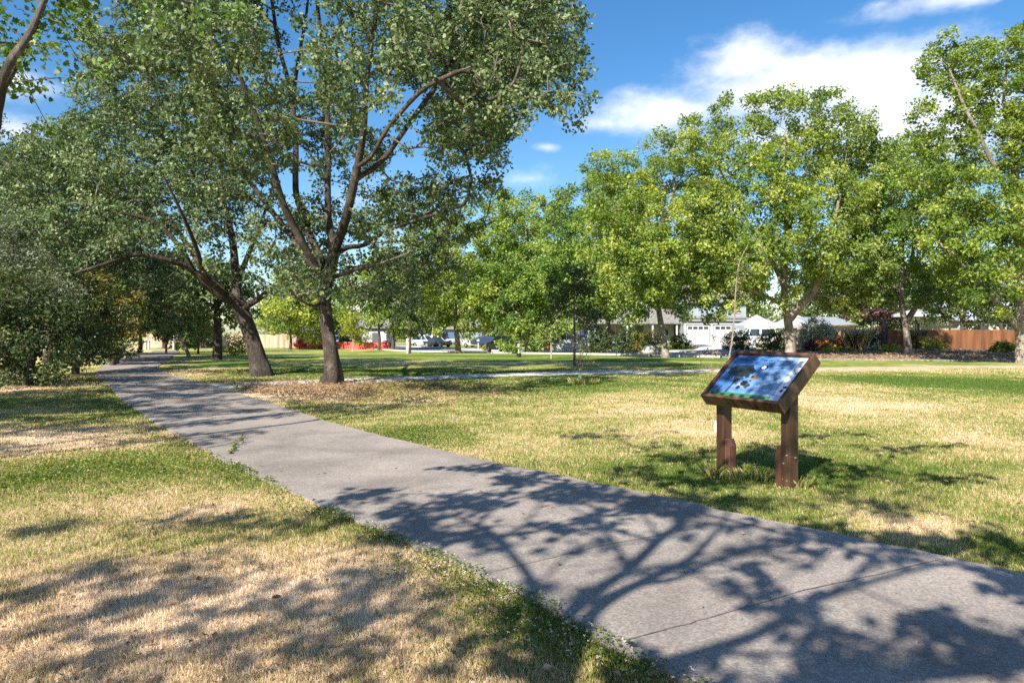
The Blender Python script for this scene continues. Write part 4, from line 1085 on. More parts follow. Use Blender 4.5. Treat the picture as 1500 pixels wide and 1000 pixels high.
for px, py, rx, ry in [(170, 598, 50, 5), (235, 606, 60, 5), (310, 596, 60, 5), (250, 628, 70, 6), (335, 640, 60, 5), (370, 603, 50, 5), (215, 574, 60, 4), (290, 578, 60, 4), (180, 566, 50, 3), (350, 620, 50, 5), (300, 655, 40, 4), (400, 612, 40, 4), (60, 573, 70, 5), (150, 588, 60, 4), (50, 655, 70, 5), (230, 645, 60, 4), (40, 606, 50, 4), (130, 630, 40, 3), (440, 600, 40, 4)]:
    g = GP(px, py); zz = 5.0 + 1.4 * RS.rand(); sc = g[1] / F
    gq.append(((g[0] - zz * SL * SD[0], g[1] - zz * SL * SD[1], zz), (rx * sc * .8, ry * g[1] * sc / CH * .6, .32)))
left_shade_tree((-13.5, 7.5, 0), [((-12.6, 7.6, 5.2), (1.9, 1.9, 1.0)), ((-14.5, 9.5, 5.6), (2, 2, 1.2)), ((-11.4, 10.2, 6.2), (1.5, 1.8, .9)), ((-14, 6, 6.4), (2, 2, 1)), ((-11.2, 5.6, 4.6), (1.2, 1.1, .6)), ((-13, 12.5, 6.4), (2, 1.5, 1.2))] + gq, 52, 'tree just out of view on the left that shades the path below the oaks', 40)
# ------------------------------------------------------------------ thicket along the left edge
def thicket(label, px, d, blobs, leafm, seed, K=46, leaf=.085, spacing=.46, cat='shrub', shift=0.0, name='thicket_shrub', clump=.40):
    rs = np.random.RandomState(seed); b = GD(px, d); b[2] = float(tz(b[0], b[1]))
    bl = pxblobs(blobs, d)
    A = blob_points(bl, spacing, rs, shell=.5); A = A[A[:, 2] > .12 + tz(A[:, 0], A[:, 1])]
    top = max(c[2] for c, r in bl)
    limbs = [([b + np.array([0, 0, .3]), b + (np.array(c) - b) * .5 + np.array([rs.normal(0, .2), 0, .2]), np.array(c)], .07, .03) for c, r in bl[::2]]
    return make_tree(name, label, cat, b, [b + np.array([.05, 0, .4]), b + np.array([.1, .1, .9]), b + np.array([.1, .2, min(1.8, top * .5)])], limbs, [], leafm, M['bark_dark'], seed, spacing, K, clump, leaf, 'thicket left of the path', .13, .08, extra=A, first=3, tip=.006, ex=2.5, shift=shift, flare=.2, out=.5)
thicket('dark green shrub mass reaching the lawn at the left edge of the photo', 40, 18.5, [(30, 500, 70, 55), (80, 520, 50, 36), (10, 440, 60, 50), (60, 450, 50, 45), (-40, 480, 60, 80), (110, 505, 34, 40, .5), (30, 545, 60, 16, -.6), (85, 470, 45, 40, .5)], M['dark'], 61, K=60)
thicket('silvery grey green shrub rising above the dark thicket at the left edge', 15, 20.5, [(20, 350, 50, 40), (50, 395, 45, 38), (-30, 380, 60, 60), (15, 420, 60, 40), (80, 420, 36, 36), (-40, 460, 60, 60)], M['silver'], 62, K=60, leaf=.06, shift=-.22, name='silver_shrub')
thicket('dull green bush behind the dark thicket, with bare twigs showing', 110, 23.5, [(120, 480, 40, 44), (95, 430, 45, 36), (150, 500, 28, 30), (130, 440, 36, 36, 1), (75, 400, 40, 30, 1), (165, 465, 26, 34, .8)], M['dark'], 63, K=52, leaf=.10, shift=.12)
thicket('yellowing shrub with orange upper leaves beside the path bend', 165, 29, [(160, 470, 30, 34), (175, 440, 28, 26), (180, 490, 20, 24), (150, 425, 34, 26), (190, 455, 18, 24)], M['mixred'], 64, K=46, leaf=.12, shift=-.05, name='yellowing_shrub')
thicket('low grey green bush beside the far path bend', 170, 30, [(165, 515, 22, 18), (182, 515, 16, 14), (150, 520, 16, 16)], M['silver'], 65, K=50, leaf=.09, shift=-.1)
auto_tree('thicket_tree', 'tall dark tree behind the thicket with foliage above the shrubs', 'tree', 70, 31, 210, 500, 230, M['dark'], M['bark_dark'], 66, .8, 44, .62, .15, .22, 'thicket left of the path', lobes=12, shift=-.1)
auto_tree('thicket_tree', 'dusty green tree over the path bend with pale leafy lower boughs', 'tree', 170, 38, 250, 495, 190, M['oak'], M['bark_dark'], 67, .85, 44, .62, .17, .22, 'thicket left of the path', lobes=12, shift=-.1)
auto_tree('thicket_tree', 'rounded grey green tree whose boughs hang over the far path', 'tree', 150, 47, 345, 498, 130, M['oak'], M['bark_dark'], 68, .9, 44, .68, .19, .22, 'thicket left of the path', lobes=10, asym=.3, shift=.0)
auto_tree('thicket_tree', 'dark evergreen closing the view along the far path', 'tree', 205, 64, 380, 502, 110, M['dark'], M['bark_dark'], 69, 1.1, 46, .85, .24, .25, 'thicket left of the path', lobes=10, shift=.1)
auto_tree('thicket_tree', 'far green tree at the end of the path, above the white bollards', 'tree', 240, 92, 400, 496, 110, M['dark'], M['bark_dark'], 70, 1.4, 46, 1.1, .30, .3, 'thicket left of the path', lobes=10, shift=.25)
auto_tree('thicket_tree', 'deep green tree at the left edge, far behind the silver shrub', 'tree', -40, 45, 240, 500, 260, M['dark'], M['bark_dark'], 71, 1.1, 46, .85, .22, .25, 'thicket left of the path', lobes=12, shift=.1)
#==MID==
# ------------------------------------------------------------------ plane trees and others beyond the lawn
SYC = 'plane trees along the street and lawn'
def px_tree(name, label, px, d, trunk, limbs, bl, leafm, barkm, seed, spacing, K, clump, leaf, r0, rtop, group=SYC, first=8, shift=0.0, base=None, tip=.012, cat='tree', flare=.4, ex=2.5, depth=None, extra_blobs=(), up=.45):
    b = GD(px, d) if base is None else base
    tr = [P(*p[:2], d + (p[2] if len(p) > 2 else 0)) for p in trunk]
    lm = []
    for pts, ra, rb in limbs: lm.append(([P(p[0], p[1], d + (p[2] if len(p) > 2 else 0)) for p in pts], ra, rb))
    blobs = pxblobs([(b_[0], b_[1], b_[2] * 1.2, b_[3] * 1.2) + tuple(b_[4:]) for b_ in bl], d, depth) + list(extra_blobs)
    return make_tree(name, label, cat, b, tr, lm, blobs, leafm, barkm, seed, spacing, K, clump, leaf, group, r0 * .85, rtop * .85, tip=tip, ex=ex, flare=flare, first=first, shift=shift, rmax=r0 * 1.3, up=up)

px_tree('plane_tree', 'broad plane tree with forked trunk standing right behind the information sign', 1157, 40,
        [(1158, 500), (1154, 470), (1150, 440), (1149, 400, .3), (1152, 350, .5), (1165, 300, .6), (1180, 255, .6)],
        [([(1154, 470), (1172, 447, -.5), (1190, 430, -1), (1203, 400, -1.4), (1213, 360, -1.6), (1225, 310, -1.6), (1240, 250, -1.2)], .26, .06),
         ([(1150, 445), (1128, 437, -.4), (1104, 426, -.9), (1075, 410, -1.4), (1050, 385, -1.8)], .14, .04),
         ([(1150, 420), (1135, 390, .6), (1110, 350, 1.2), (1080, 300, 1.6), (1050, 240, 1.8), (1025, 200, 1.6)], .16, .04),
         ([(1152, 350), (1150, 310, -.6), (1148, 250, -1), (1150, 190, -1)], .14, .04),
         ([(1180, 255), (1195, 220, .4), (1210, 180, .2)], .09, .03)],
        [(1020, 195, 26, 34), (1045, 165, 26, 26), (1010, 250, 24, 30, 1), (1055, 245, 46, 46), (1095, 205, 40, 36), (1140, 165, 42, 34), (1160, 148, 24, 18), (1205, 172, 44, 34), (1240, 205, 40, 36), (1275, 245, 42, 38), (1185, 235, 58, 46), (1110, 275, 52, 50, -2), (1050, 320, 48, 46, -1), (1150, 330, 50, 50, -3), (1215, 300, 55, 46, -2), (1275, 310, 42, 46),
         (1060, 390, 46, 36, -2), (1105, 370, 44, 34, -3), (1220, 375, 45, 34, -3), (1265, 385, 40, 40, -1), (1125, 430, 36, 16, -2), (1240, 430, 36, 20, 0), (1020, 370, 30, 40, 1), (1170, 400, 24, 30, 2), (1090, 430, 26, 16, 1), (1040, 430, 24, 12, -1), (1075, 440, 26, 12, -2.5), (1250, 450, 34, 16, -1), (1215, 425, 24, 20, 2)],
        M['syc'], M['bark_syc'], 101, .86, 74, .62, 0.15, .36, .12)
px_tree('plane_tree', 'plane tree with short forked pale trunk in front of the cedar fence', 1331, 41,
        [(1329, 500), (1326, 475), (1322, 455), (1320, 430), (1321, 400), (1322, 340)],
        [([(1326, 475), (1336, 458), (1350, 437, -.4), (1371, 416, -.8), (1395, 380, -1.2), (1410, 330, -1)], .19, .05),
         ([(1320, 440), (1308, 420, .4), (1290, 400, .8), (1265, 370, 1)], .12, .03), ([(1321, 415), (1335, 380, .5), (1345, 320, .6), (1350, 260, .4)], .12, .03), ([(1322, 360), (1305, 310, -.4), (1295, 260, -.4)], .10, .03)],
        [(1290, 235, 34, 34), (1330, 235, 36, 30), (1365, 260, 34, 34), (1260, 290, 36, 40), (1310, 290, 44, 40, -2), (1360, 315, 42, 40, -2), (1400, 320, 28, 36), (1260, 350, 36, 36, -1), (1310, 350, 40, 34, -3), (1360, 375, 40, 34, -2.5), (1405, 385, 26, 32), (1265, 405, 34, 24, -1), (1300, 400, 24, 24, -2), (1385, 435, 36, 22, -1), (1345, 415, 22, 22, 2), (1270, 435, 28, 16, 0), (1295, 440, 16, 14, 1), (1340, 210, 20, 18)],
        M['syc2'], M['bark_syc'], 102, .84, 74, .60, 0.15, .27, .13, shift=-.06)
px_tree('plane_tree', 'tall plane tree at the right edge with a pale trunk and a leafy crown', 1497, 31.5,
        [(1496, 520), (1495, 495), (1494, 470), (1496, 430), (1497, 380), (1494, 320), (1488, 260), (1480, 200)],
        [([(1494, 482), (1474, 458, -.4), (1448, 430, -.8), (1420, 400, -1.2), (1395, 370, -1.4)], .17, .05),
         ([(1496, 430), (1475, 380, .6), (1445, 330, 1), (1415, 290, 1.2), (1385, 250, 1.2)], .13, .04),
         ([(1494, 320), (1470, 270, -.6), (1440, 210, -1), (1410, 150, -1), (1390, 100, -.8)], .12, .04),
         ([(1494, 330), (1515, 270), (1530, 200), (1535, 120)], .13, .04), ([(1480, 200), (1470, 150), (1478, 80)], .09, .03), ([(1495, 470), (1530, 430, -.6), (1570, 390, -1)], .14, .04)],
        [(1385, 90, 28, 34), (1380, 150, 34, 30), (1355, 110, 16, 14), (1430, 90, 34, 34), (1480, 70, 34, 30), (1530, 60, 40, 40), (1425, 150, 40, 36), (1480, 140, 44, 42), (1400, 210, 44, 36), (1350, 190, 20, 20), (1455, 220, 48, 42), (1510, 220, 46, 50), (1370, 250, 40, 30), (1430, 290, 50, 38, -1.5), (1490, 310, 46, 44, -2), (1375, 310, 34, 32, 0),
         (1400, 355, 44, 30, -1.5), (1450, 370, 40, 32, -2), (1420, 415, 36, 24, -1.5), (1480, 410, 30, 26, -2), (1545, 330, 50, 70), (1560, 180, 50, 70), (1550, 420, 40, 40), (1445, 445, 26, 12, -1), (1395, 395, 24, 22, 0), (1335, 215, 14, 12)],
        M['syc'], M['bark_syc'], 103, .70, 74, .50, 0.13, .30, .16, shift=-.08)
px_tree('plane_tree', 'plane tree with a single mottled trunk beside the driveway entrance', 975, 38.5,
        [(973, 505), (969, 480), (966, 460), (964, 440), (965, 400), (970, 330), (975, 270)],
        [([(966, 455), (955, 430, -.4), (935, 400, -.8), (910, 370, -1)], .12, .03), ([(965, 435), (985, 405, .4), (1010, 370, .8), (1030, 330, 1)], .12, .03), ([(965, 400), (945, 350, .6), (920, 300, .9), (900, 260, .8)], .12, .03), ([(970, 340), (985, 290, -.5), (990, 240, -.6)], .10, .03)],
        [(968, 225, 24, 26), (1000, 222, 26, 26), (1035, 260, 22, 30), (985, 270, 40, 34), (930, 275, 36, 32), (890, 255, 24, 24), (945, 320, 46, 38, -2), (1005, 325, 42, 38, -1.5), (890, 320, 36, 36), (960, 375, 44, 32, -3), (1015, 385, 38, 30, -1.5), (905, 375, 40, 34, -1), (1000, 425, 40, 20, -1), (940, 420, 40, 24, -2), (1035, 430, 22, 18, 0), (880, 410, 28, 28, 0), (1045, 330, 20, 36, 1), (1010, 452, 22, 10, -1), (925, 450, 30, 16, -1), (1045, 455, 12, 14, 0), (1060, 440, 22, 16, 1), (1000, 440, 24, 18, 1), (1030, 400, 26, 24, 1)],
        M['syc'], M['bark_syc'], 104, .80, 74, .58, 0.15, .25, .11, shift=.03)
px_tree('plane_tree', 'plane tree behind the dark hedge with red brown marks on its forked trunk', 893, 52,
        [(893, 500), (891, 480), (890, 465), (888, 440), (888, 380), (888, 320)],
        [([(890, 468), (878, 452), (860, 430), (840, 400)], .14, .04), ([(889, 460), (905, 440), (925, 410), (940, 370)], .14, .04), ([(888, 400), (870, 350), (855, 310)], .11, .03)],
        [(872, 248, 24, 22), (905, 255, 30, 26), (850, 300, 34, 34), (900, 300, 40, 36), (945, 310, 30, 40), (835, 340, 34, 34), (880, 350, 44, 36, -2), (835, 395, 36, 34, -1), (890, 405, 44, 32, -3), (935, 400, 32, 34), (860, 440, 36, 20, -1), (910, 445, 36, 18, -2), (815, 370, 22, 30, 0), (940, 260, 24, 26, 1), (855, 465, 24, 12, -1), (925, 462, 24, 10, -2)],
        M['syc2'], M['bark_syc'], 105, .98, 74, .70, 0.18, .28, .13, shift=.05)
px_tree('plane_tree', 'plane tree at the kerb with bare pale limbs low on its trunk', 671, 62,
        [(670, 500), (668, 480), (667, 460), (667, 440), (668, 400), (670, 350)],
        [([(668, 478), (660, 470), (650, 462), (630, 450)], .11, .04), ([(668, 472), (675, 460), (690, 448), (715, 430)], .12, .04), ([(667, 450), (650, 420), (630, 390)], .12, .04), ([(668, 420), (690, 385), (715, 350), (735, 320)], .13, .04)],
        [(660, 330, 34, 26), (700, 325, 34, 26), (738, 305, 28, 24), (630, 370, 34, 30), (680, 370, 44, 34, -2), (735, 355, 38, 34, -1), (610, 410, 34, 30), (655, 415, 40, 28, -2), (705, 415, 44, 32, -3), (755, 400, 30, 36), (615, 450, 30, 22, 0), (640, 462, 26, 14, -1), (710, 455, 42, 22, -2), (745, 455, 28, 22), (690, 480, 30, 10, -1)],
        M['syc'], M['bark_syc'], 106, 1.12, 74, .80, 0.21, .33, .14, shift=.02)
px_tree('plane_tree', 'plane tree whose low skirt of leaves hides the dark parked car', 775, 59,
        [(774, 505), (772, 490), (770, 470), (768, 430), (770, 380), (773, 330)],
        [([(771, 475), (755, 455), (735, 430)], .13, .04), ([(770, 460), (790, 435), (815, 405)], .13, .04), ([(768, 420), (752, 380), (745, 340)], .11, .03), ([(770, 390), (792, 350), (800, 320)], .11, .03)],
        [(755, 300, 26, 20), (785, 305, 26, 22), (815, 310, 24, 22), (760, 345, 36, 34), (805, 350, 36, 34), (745, 400, 36, 34, -1), (790, 400, 44, 36, -2.5), (830, 390, 26, 36), (760, 450, 40, 32, -2), (805, 445, 36, 32, -1.5), (745, 485, 24, 20, -2), (785, 490, 34, 18, -2), (815, 480, 20, 16, 0), (740, 505, 14, 10, -2.5)],
        M['syc2'], M['bark_pale'], 107, 1.08, 74, .78, 0.20, .45, .15, shift=.06)

auto_tree('plane_tree', 'yellow green street tree behind the red fence, right of the near oak trunk', 'tree', 555, 84, 365, 497, 110, M['syc'], M['bark_dark'], 110, 1.2, 40, .95, .30, .22, SYC, lobes=9, shift=.1)
auto_tree('plane_tree', 'leafy street tree between the two dark trunks by the red fence end', 'tree', 575, 82, 375, 498, 100, M['syc2'], M['bark_dark'], 111, 1.2, 40, .95, .30, .26, SYC, lobes=9, shift=.0)
auto_tree('plane_tree', 'street tree left of the near oak trunk with yellowing leaves over the fence', 'tree', 425, 86, 405, 496, 100, M['syc'], M['bark_dark'], 112, 1.2, 40, .95, .30, .2, SYC, lobes=8, shift=.2)
auto_tree('plane_tree', 'street tree just visible between the two oak trunks above the red fence', 'tree', 470, 90, 375, 497, 110, M['syc2'], M['bark_dark'], 113, 1.3, 40, 1.0, .31, .2, SYC, lobes=8, shift=.06)
auto_tree('dark_tree', 'small dark leafy tree with a dark pot like base on the far lawn', 'tree', 600, 57, 385, 495, 66, M['dark'], M['bark_dark'], 114, .82, 46, .66, .20, .13, None, lobes=8, shift=.1)
auto_tree('dark_tree', 'slender dark young tree on the middle lawn with thin double stem', 'tree', 841, 29, 395, 486, 78, M['dark'], M['bark_dark'], 115, .48, 40, .40, .115, .06, None, lobes=9, shift=.16, fork=2.2)
auto_tree('young_tree', 'bright yellow green young tree in front of the red fence', 'tree', 517, 74, 462, 503, 42, M['yellow'], M['bark_pale'], 116, .6, 36, .5, .17, .06, None, lobes=6, fill=1.0)
auto_tree('plane_tree', 'hazy yellow green tree behind the parked white car', 'tree', 635, 118, 425, 496, 110, M['syc'], M['bark_dark'], 117, 1.6, 40, 1.2, .38, .25, SYC, lobes=8, shift=.1)
auto_tree('plane_tree', 'green tree behind the kerb trees, right of the dark parked car', 'tree', 800, 78, 345, 492, 120, M['syc2'], M['bark_dark'], 118, 1.25, 38, 1.0, .3, .25, SYC, lobes=9, shift=-.05)
auto_tree('oak_tree', 'dark oak standing in the lawn between the leaning trunk and big oak', 'tree', 318, 35.5, 385, 470, 120, M['oak'], M['bark_oak'], 119, .62, 46, .5, .15, .28, 'big oaks beside the path', lobes=10, shift=.05, asym=-.2)
auto_tree('young_tree', 'thin straight tree with orange tinged leaves past the leaning trunk', 'tree', 290, 52, 440, 492, 52, M['mixred'], M['bark_dark'], 120, .6, 38, .5, .16, .09, None, lobes=6, shift=-.05)
px_tree('leaning_tree', 'thin tree leaning left over the path with a bare pale stem', 277, 43, [(270, 505), (260, 485), (248, 462), (235, 440), (222, 420)], [([(248, 462), (255, 440), (262, 420)], .07, .03), ([(240, 448), (215, 430), (195, 415)], .07, .03)],
        [(215, 405, 30, 22), (245, 400, 30, 24), (190, 420, 22, 18), (265, 415, 20, 18), (225, 430, 24, 12)], M['oak'], M['bark_syc'], 121, .62, 44, .5, .15, .12, .09, None, first=10, shift=.12)
bush('bush', 'round yellow green bush behind the dark lawn oak', 'shrub', 345, 46, 488, 44, M['yellow'], 122, K=44, leaf=.13, spacing=.45, group='bushes beyond the lawn')

# saplings
def sapling(name, label, px, d, pts, r, m, twigs, leafm, seed, leaf=.05, K=7):
    rs = np.random.RandomState(seed); b = GD(px, d)
    sk = Skel(); ids = sk.chain([b + np.array([0, 0, -.05])] + [P(p[0], p[1], d) for p in pts], None, r, r * .35, sub=3)
    A = np.array([P(px_ + rs.normal(0, sx), py_ + rs.normal(0, sy), d + rs.normal(0, .25)) for px_, py_, sx, sy, n in twigs for _ in range(n)])
    A = A[A[:, 2] > .08]
    sk.grow(A, rs, first=2, seg=.25, wob=.15)
    root = empty(name, b, label, 'sapling', 'young planted trees on the lawn')
    sk.mesh('trunk', m, .004, 2.4, 0, root, b, r * 1.1, seed)
    leaves('crown', A, .13, K, leaf, (b[0], b[1], b[2] + 1), leafm, T_DIA, rs, up=.3, parent=root, origin=b)
    return root
sapling('leaning_sapling', 'tall thin leaning sapling with bare pale stem left of the information sign', 1066, 24.6, [(1067, 530), (1072, 500), (1076, 460), (1078, 420), (1083, 385), (1096, 358)], .034, M['bark_pale'],
        [(1050, 530, 18, 10, 26), (1030, 545, 14, 6, 12), (1078, 440, 9, 30, 16), (1090, 380, 8, 14, 8), (1055, 505, 12, 8, 8), (1110, 365, 8, 3, 3)], M['brownleaf'], 131, .06, 8)
r_ = sapling('guarded_sapling', 'spindly sapling in a green trunk guard in front of the side walk', 849.5, 20, [(850, 550), (851, 535), (850, 515), (849, 490), (850, 465)], .018, M['bark_dark'],
        [(850, 525, 12, 7, 16), (845, 500, 8, 12, 10), (858, 532, 10, 4, 8), (850, 475, 5, 8, 6)], M['brownleaf'], 132, .055, 6)
MB().tube([(0, 0, 0), (0, 0, .26)], .05, 10).build('trunk_guard', M['tube'], r_)
r_ = sapling('planted_sapling', 'small sapling in a pale grow tube with a dark pot base', 760, 41, [(760, 515), (760, 505), (760, 494)], .02, M['bark_pale'], [(760, 500, 5, 6, 14), (758, 508, 5, 3, 8)], M['yellow'], 133, .09, 9)
MB().tube([(0, 0, .2), (0, 0, .8)], .07, 10).build('grow_tube', M['tube'], r_); MB().tube([(0, 0, -.02), (0, 0, .24)], [.13, .15], 12).build('pot', M['black'], r_)
r_ = sapling('staked_sapling', 'young tree with a straight pale stem on the lawn before the street', 807.5, 37.5, [(807.5, 515), (807, 500), (807, 485), (806, 470)], .05, M['bark_pale'], [(806, 482, 14, 9, 40), (812, 470, 10, 8, 20), (798, 492, 8, 5, 12)], M['syc'], 134, .12, 12)
r_ = sapling('staked_sapling', 'slim sapling standing against the pale guard, in front of the small dark tree', 597.5, 60, [(597.5, 512), (597.5, 500), (597, 490)], .05, M['bark_pale'], [(598, 488, 8, 5, 14)], M['dark'], 135, .14, 10)
MB().tube([(0, 0, 0), (0, 0, 1.3)], .16, 10).build('trunk_guard', M['greytube'], r_)
r_ = sapling('planted_sapling', 'tiny green sapling before the weathered board fence', 420.5, 70, [(420.5, 508), (420.5, 500), (420.5, 490)], .02, M['bark_pale'], [(420.5, 496, 4, 5, 12)], M['yellow'], 136, .12, 8)

# ------------------------------------------------------------------ bushes of the far side
BG = 'bushes beyond the lawn'
bush('bush', 'rounded clipped green bush behind the leaning sapling', 'shrub', 1080, 50, 480, 46, M['dark'], 140, K=60, leaf=.11, spacing=.40, group=BG, shift=.22)
bush('bush', 'green bush left of the plane trunk behind the sign', 'shrub', 1133, 50, 478, 44, M['dark'], 141, K=52, leaf=.12, spacing=.42, group=BG, shift=.20)
bush('grey_bush', 'large grey green bush right of the plane trunk behind the sign', 'shrub', 1196, 50.5, 460, 60, M['silver'], 142, K=60, leaf=.13, spacing=.5, group=BG, shift=.25)
bush('rust_grass', 'rust orange ornamental grass clump by the grey green bush', 'shrub', 1207, 49, 497, 40, M['rust'], 143, K=60, leaf=.22, spacing=.4, group=BG, tmpl=T_NARROW, up=-.2)
bush('purple_bush', 'small dark purple shrub at the foot of the grey green bush', 'shrub', 1187, 47.5, 494, 18, M['purple'], 144, K=50, leaf=.12, spacing=.3, group=BG)
bush('rust_bush', 'pale rusty shrub between grey green bush and tall grass', 'shrub', 1229, 51.5, 484, 24, M['rust'], 145, K=44, leaf=.12, spacing=.36, group=BG, shift=.15)
bush('low_plant', 'low bright yellow green ground plant in front of the rust grass', 'shrub', 1208, 47, 508, 36, M['yellow'], 146, K=60, leaf=.10, spacing=.26, group=BG, shift=.1)
bush('low_plant', 'low yellow green plant right of the rust grass', 'shrub', 1238, 47.5, 509, 28, M['yellow'], 147, K=60, leaf=.10, spacing=.26, group=BG)
g_ = GD(1254, 50)
tuft('tall_grass', 'tall upright ornamental grass clump in front of the fence end', 1254, 512, 420, 1.9, .55, base=g_, wid=.045, dry=.66, cat='ornamental grass')
bush('dark_bush', 'dark shaded bush between the tall grass and the fence post', 'shrub', 1281, 50.5, 488, 22, M['dark'], 148, K=60, leaf=.12, spacing=.42, group=BG, shift=-.25)
bush('fence_shrub', 'bright leafy shrub at the fence right of the forked plane trunk', 'shrub', 1366, 50, 494, 44, M['yellow'], 149, K=40, leaf=.13, spacing=.42, group=BG, shift=-.15)
bush('fence_shrub', 'climbing green shrub on the fence beside the forked plane trunk', 'shrub', 1346, 51, 478, 26, M['dark'], 150, K=50, leaf=.13, spacing=.42, group=BG, shift=.15)
bush('fence_shrub', 'low strap leaved green plant by the fence left of right edge', 'shrub', 1473, 46, 500, 42, M['yellow'], 151, K=44, leaf=.20, spacing=.36, group=BG, tmpl=T_NARROW, shift=-.3)
bush('fence_shrub', 'low scattered green plant in the bed left of the forked plane', 'shrub', 1300, 48, 506, 40, M['yellow'], 152, K=30, leaf=.13, spacing=.34, group=BG, shift=-.1)
bush('hedge_bush', 'dark green hedge bush under the plane with red marked trunk', 'shrub', 880, 50, 480, 44, M['dark'], 153, K=54, leaf=.13, spacing=.45, group=BG, shift=.15)
bush('hedge_bush', 'darkest rounded hedge bush in the middle of the hedge', 'shrub', 918, 49, 478, 46, M['dark'], 154, K=64, leaf=.12, spacing=.42, group=BG, shift=-.05)
bush('hedge_bush', 'red tinged bush at the right end of the hedge', 'shrub', 946, 48, 480, 42, M['mixred'], 155, K=54, leaf=.13, spacing=.42, group=BG, shift=.05)
bush('bush', 'red tinged green bush left of the garage doors', 'shrub', 996, 62, 488, 32, M['mixred'], 156, K=46, leaf=.15, spacing=.45, group=BG, shift=-.1)
bush('bush', 'sparse grey bush left of the dark hedge, before a white wall', 'shrub', 856, 52, 486, 28, M['silver'], 157, K=30, leaf=.13, spacing=.42, group=BG, shift=-.25)
bush('box_hedge', 'low clipped yellow green hedge block beside the white mailbox post', 'shrub', 716, 80, 503, 18, M['yellow'], 158, K=60, leaf=.14, spacing=.42, group=BG)
bush('red_shrub', 'pinkish red flowering shrub where the board fence meets the red fence', 'shrub', 439, 88, 492, 20, M['redbush'], 159, K=50, leaf=.16, spacing=.45, group=BG, shift=.2)
bush('red_shrub', 'small vivid red shrub at the right end of the red fence', 'shrub', 564.5, 84, 499, 9, M['redbush'], 160, K=50, leaf=.14, spacing=.35, group=BG, shift=-.1)
bush('bush', 'small green bush right of the vivid red shrub', 'shrub', 571, 88, 500, 9, M['yellow'], 161, K=40, leaf=.16, spacing=.4, group=BG)
bush('rust_bush', 'reddish brown shrub beside the pale trunk under the plane skirt', 'shrub', 783.5, 66, 497, 14, M['rust'], 162, K=46, leaf=.15, spacing=.4, group=BG, shift=-.2)
bush('rust_bush', 'orange shrub at the roadside left of the slender dark tree', 'shrub', 801, 74, 498, 18, M['rust'], 163, K=46, leaf=.17, spacing=.45, group=BG, shift=.1)
bush('bush', 'leafy bush in front of the dark parked car', 'shrub', 748, 64, 498, 24, M['syc'], 164, K=46, leaf=.18, spacing=.45, group=BG)
# trees behind the fence and houses
auto_tree('purple_tree', 'dark purple leaved tree behind the fence right of the white shed roof', 'tree', 1278, 68, 415, 482, 66, M['purple'], M['bark_dark'], 170, .9, 44, .7, .22, .18, 'garden trees behind the fence', lobes=7, shift=.1)
auto_tree('garden_tree', 'bright yellow green tree glowing behind the patio umbrella', 'tree', 1338, 76, 380, 470, 80, M['yellow'], M['bark_dark'], 171, 1.0, 44, .8, .24, .2, 'garden trees behind the fence', lobes=7)
auto_tree('garden_tree', 'dark leafy tree behind the fence, left of the right edge', 'tree', 1408, 64, 360, 482, 120, M['dark'], M['bark_dark'], 172, 1.0, 44, .8, .22, .2, 'garden trees behind the fence', lobes=9, shift=.22)
auto_tree('garden_tree', 'dark tree behind the white canopies and the forked plane', 'tree', 1215, 86, 350, 475, 130, M['dark'], M['bark_dark'], 173, 1.3, 44, 1.0, .28, .25, 'garden trees behind the fence', lobes=9, shift=.15)
auto_tree('garden_tree', 'dark tree over the porch roof left of the garage', 'tree', 935, 94, 345, 470, 140, M['dark'], M['bark_dark'], 174, 1.4, 44, 1.1, .30, .25, 'garden trees behind the fence', lobes=9, shift=.2)
auto_tree('garden_tree', 'green tree behind the cream house and the slender dark tree', 'tree', 845, 102, 360, 478, 130, M['syc2'], M['bark_dark'], 175, 1.5, 40, 1.2, .33, .25, 'garden trees behind the fence', lobes=9, shift=-.15)
auto_tree('garden_tree', 'broad green tree beyond the blue grey house', 'tree', 690, 128, 385, 480, 150, M['syc'], M['bark_dark'], 176, 1.8, 40, 1.4, .42, .3, 'garden trees behind the fence', lobes=10, shift=-.2)
auto_tree('garden_tree', 'tall green tree beyond the fence past the right edge of the photo', 'tree', 1580, 62, 300, 480, 170, M['syc2'], M['bark_dark'], 177, 1.1, 40, .9, .25, .3, 'garden trees behind the fence', lobes=10, shift=-.15)
auto_tree('garden_tree', 'dark tree behind the cedar fence between the two right plane trees', 'tree', 1290, 70, 375, 480, 120, M['dark'], M['bark_dark'], 178, 1.05, 44, .85, .23, .2, 'garden trees behind the fence', lobes=9, shift=.12)
auto_tree('garden_tree', 'dark tree in front of the pale house roof behind the cedar fence', 'tree', 1466, 66, 385, 480, 90, M['dark'], M['bark_dark'], 179, 1.0, 44, .8, .22, .2, 'garden trees behind the fence', lobes=8, shift=.2)
auto_tree('garden_tree', 'green tree rising behind the upper wall of the garage house', 'tree', 1055, 104, 335, 455, 150, M['syc'], M['bark_dark'], 180, 1.5, 42, 1.2, .34, .25, 'garden trees behind the fence', lobes=9, shift=-.25)
auto_tree('garden_tree', 'green tree behind the roadside, between kerb plane trees', 'tree', 745, 100, 370, 488, 130, M['syc2'], M['bark_dark'], 181, 1.5, 42, 1.2, .34, .25, 'garden trees behind the fence', lobes=9, shift=-.25)
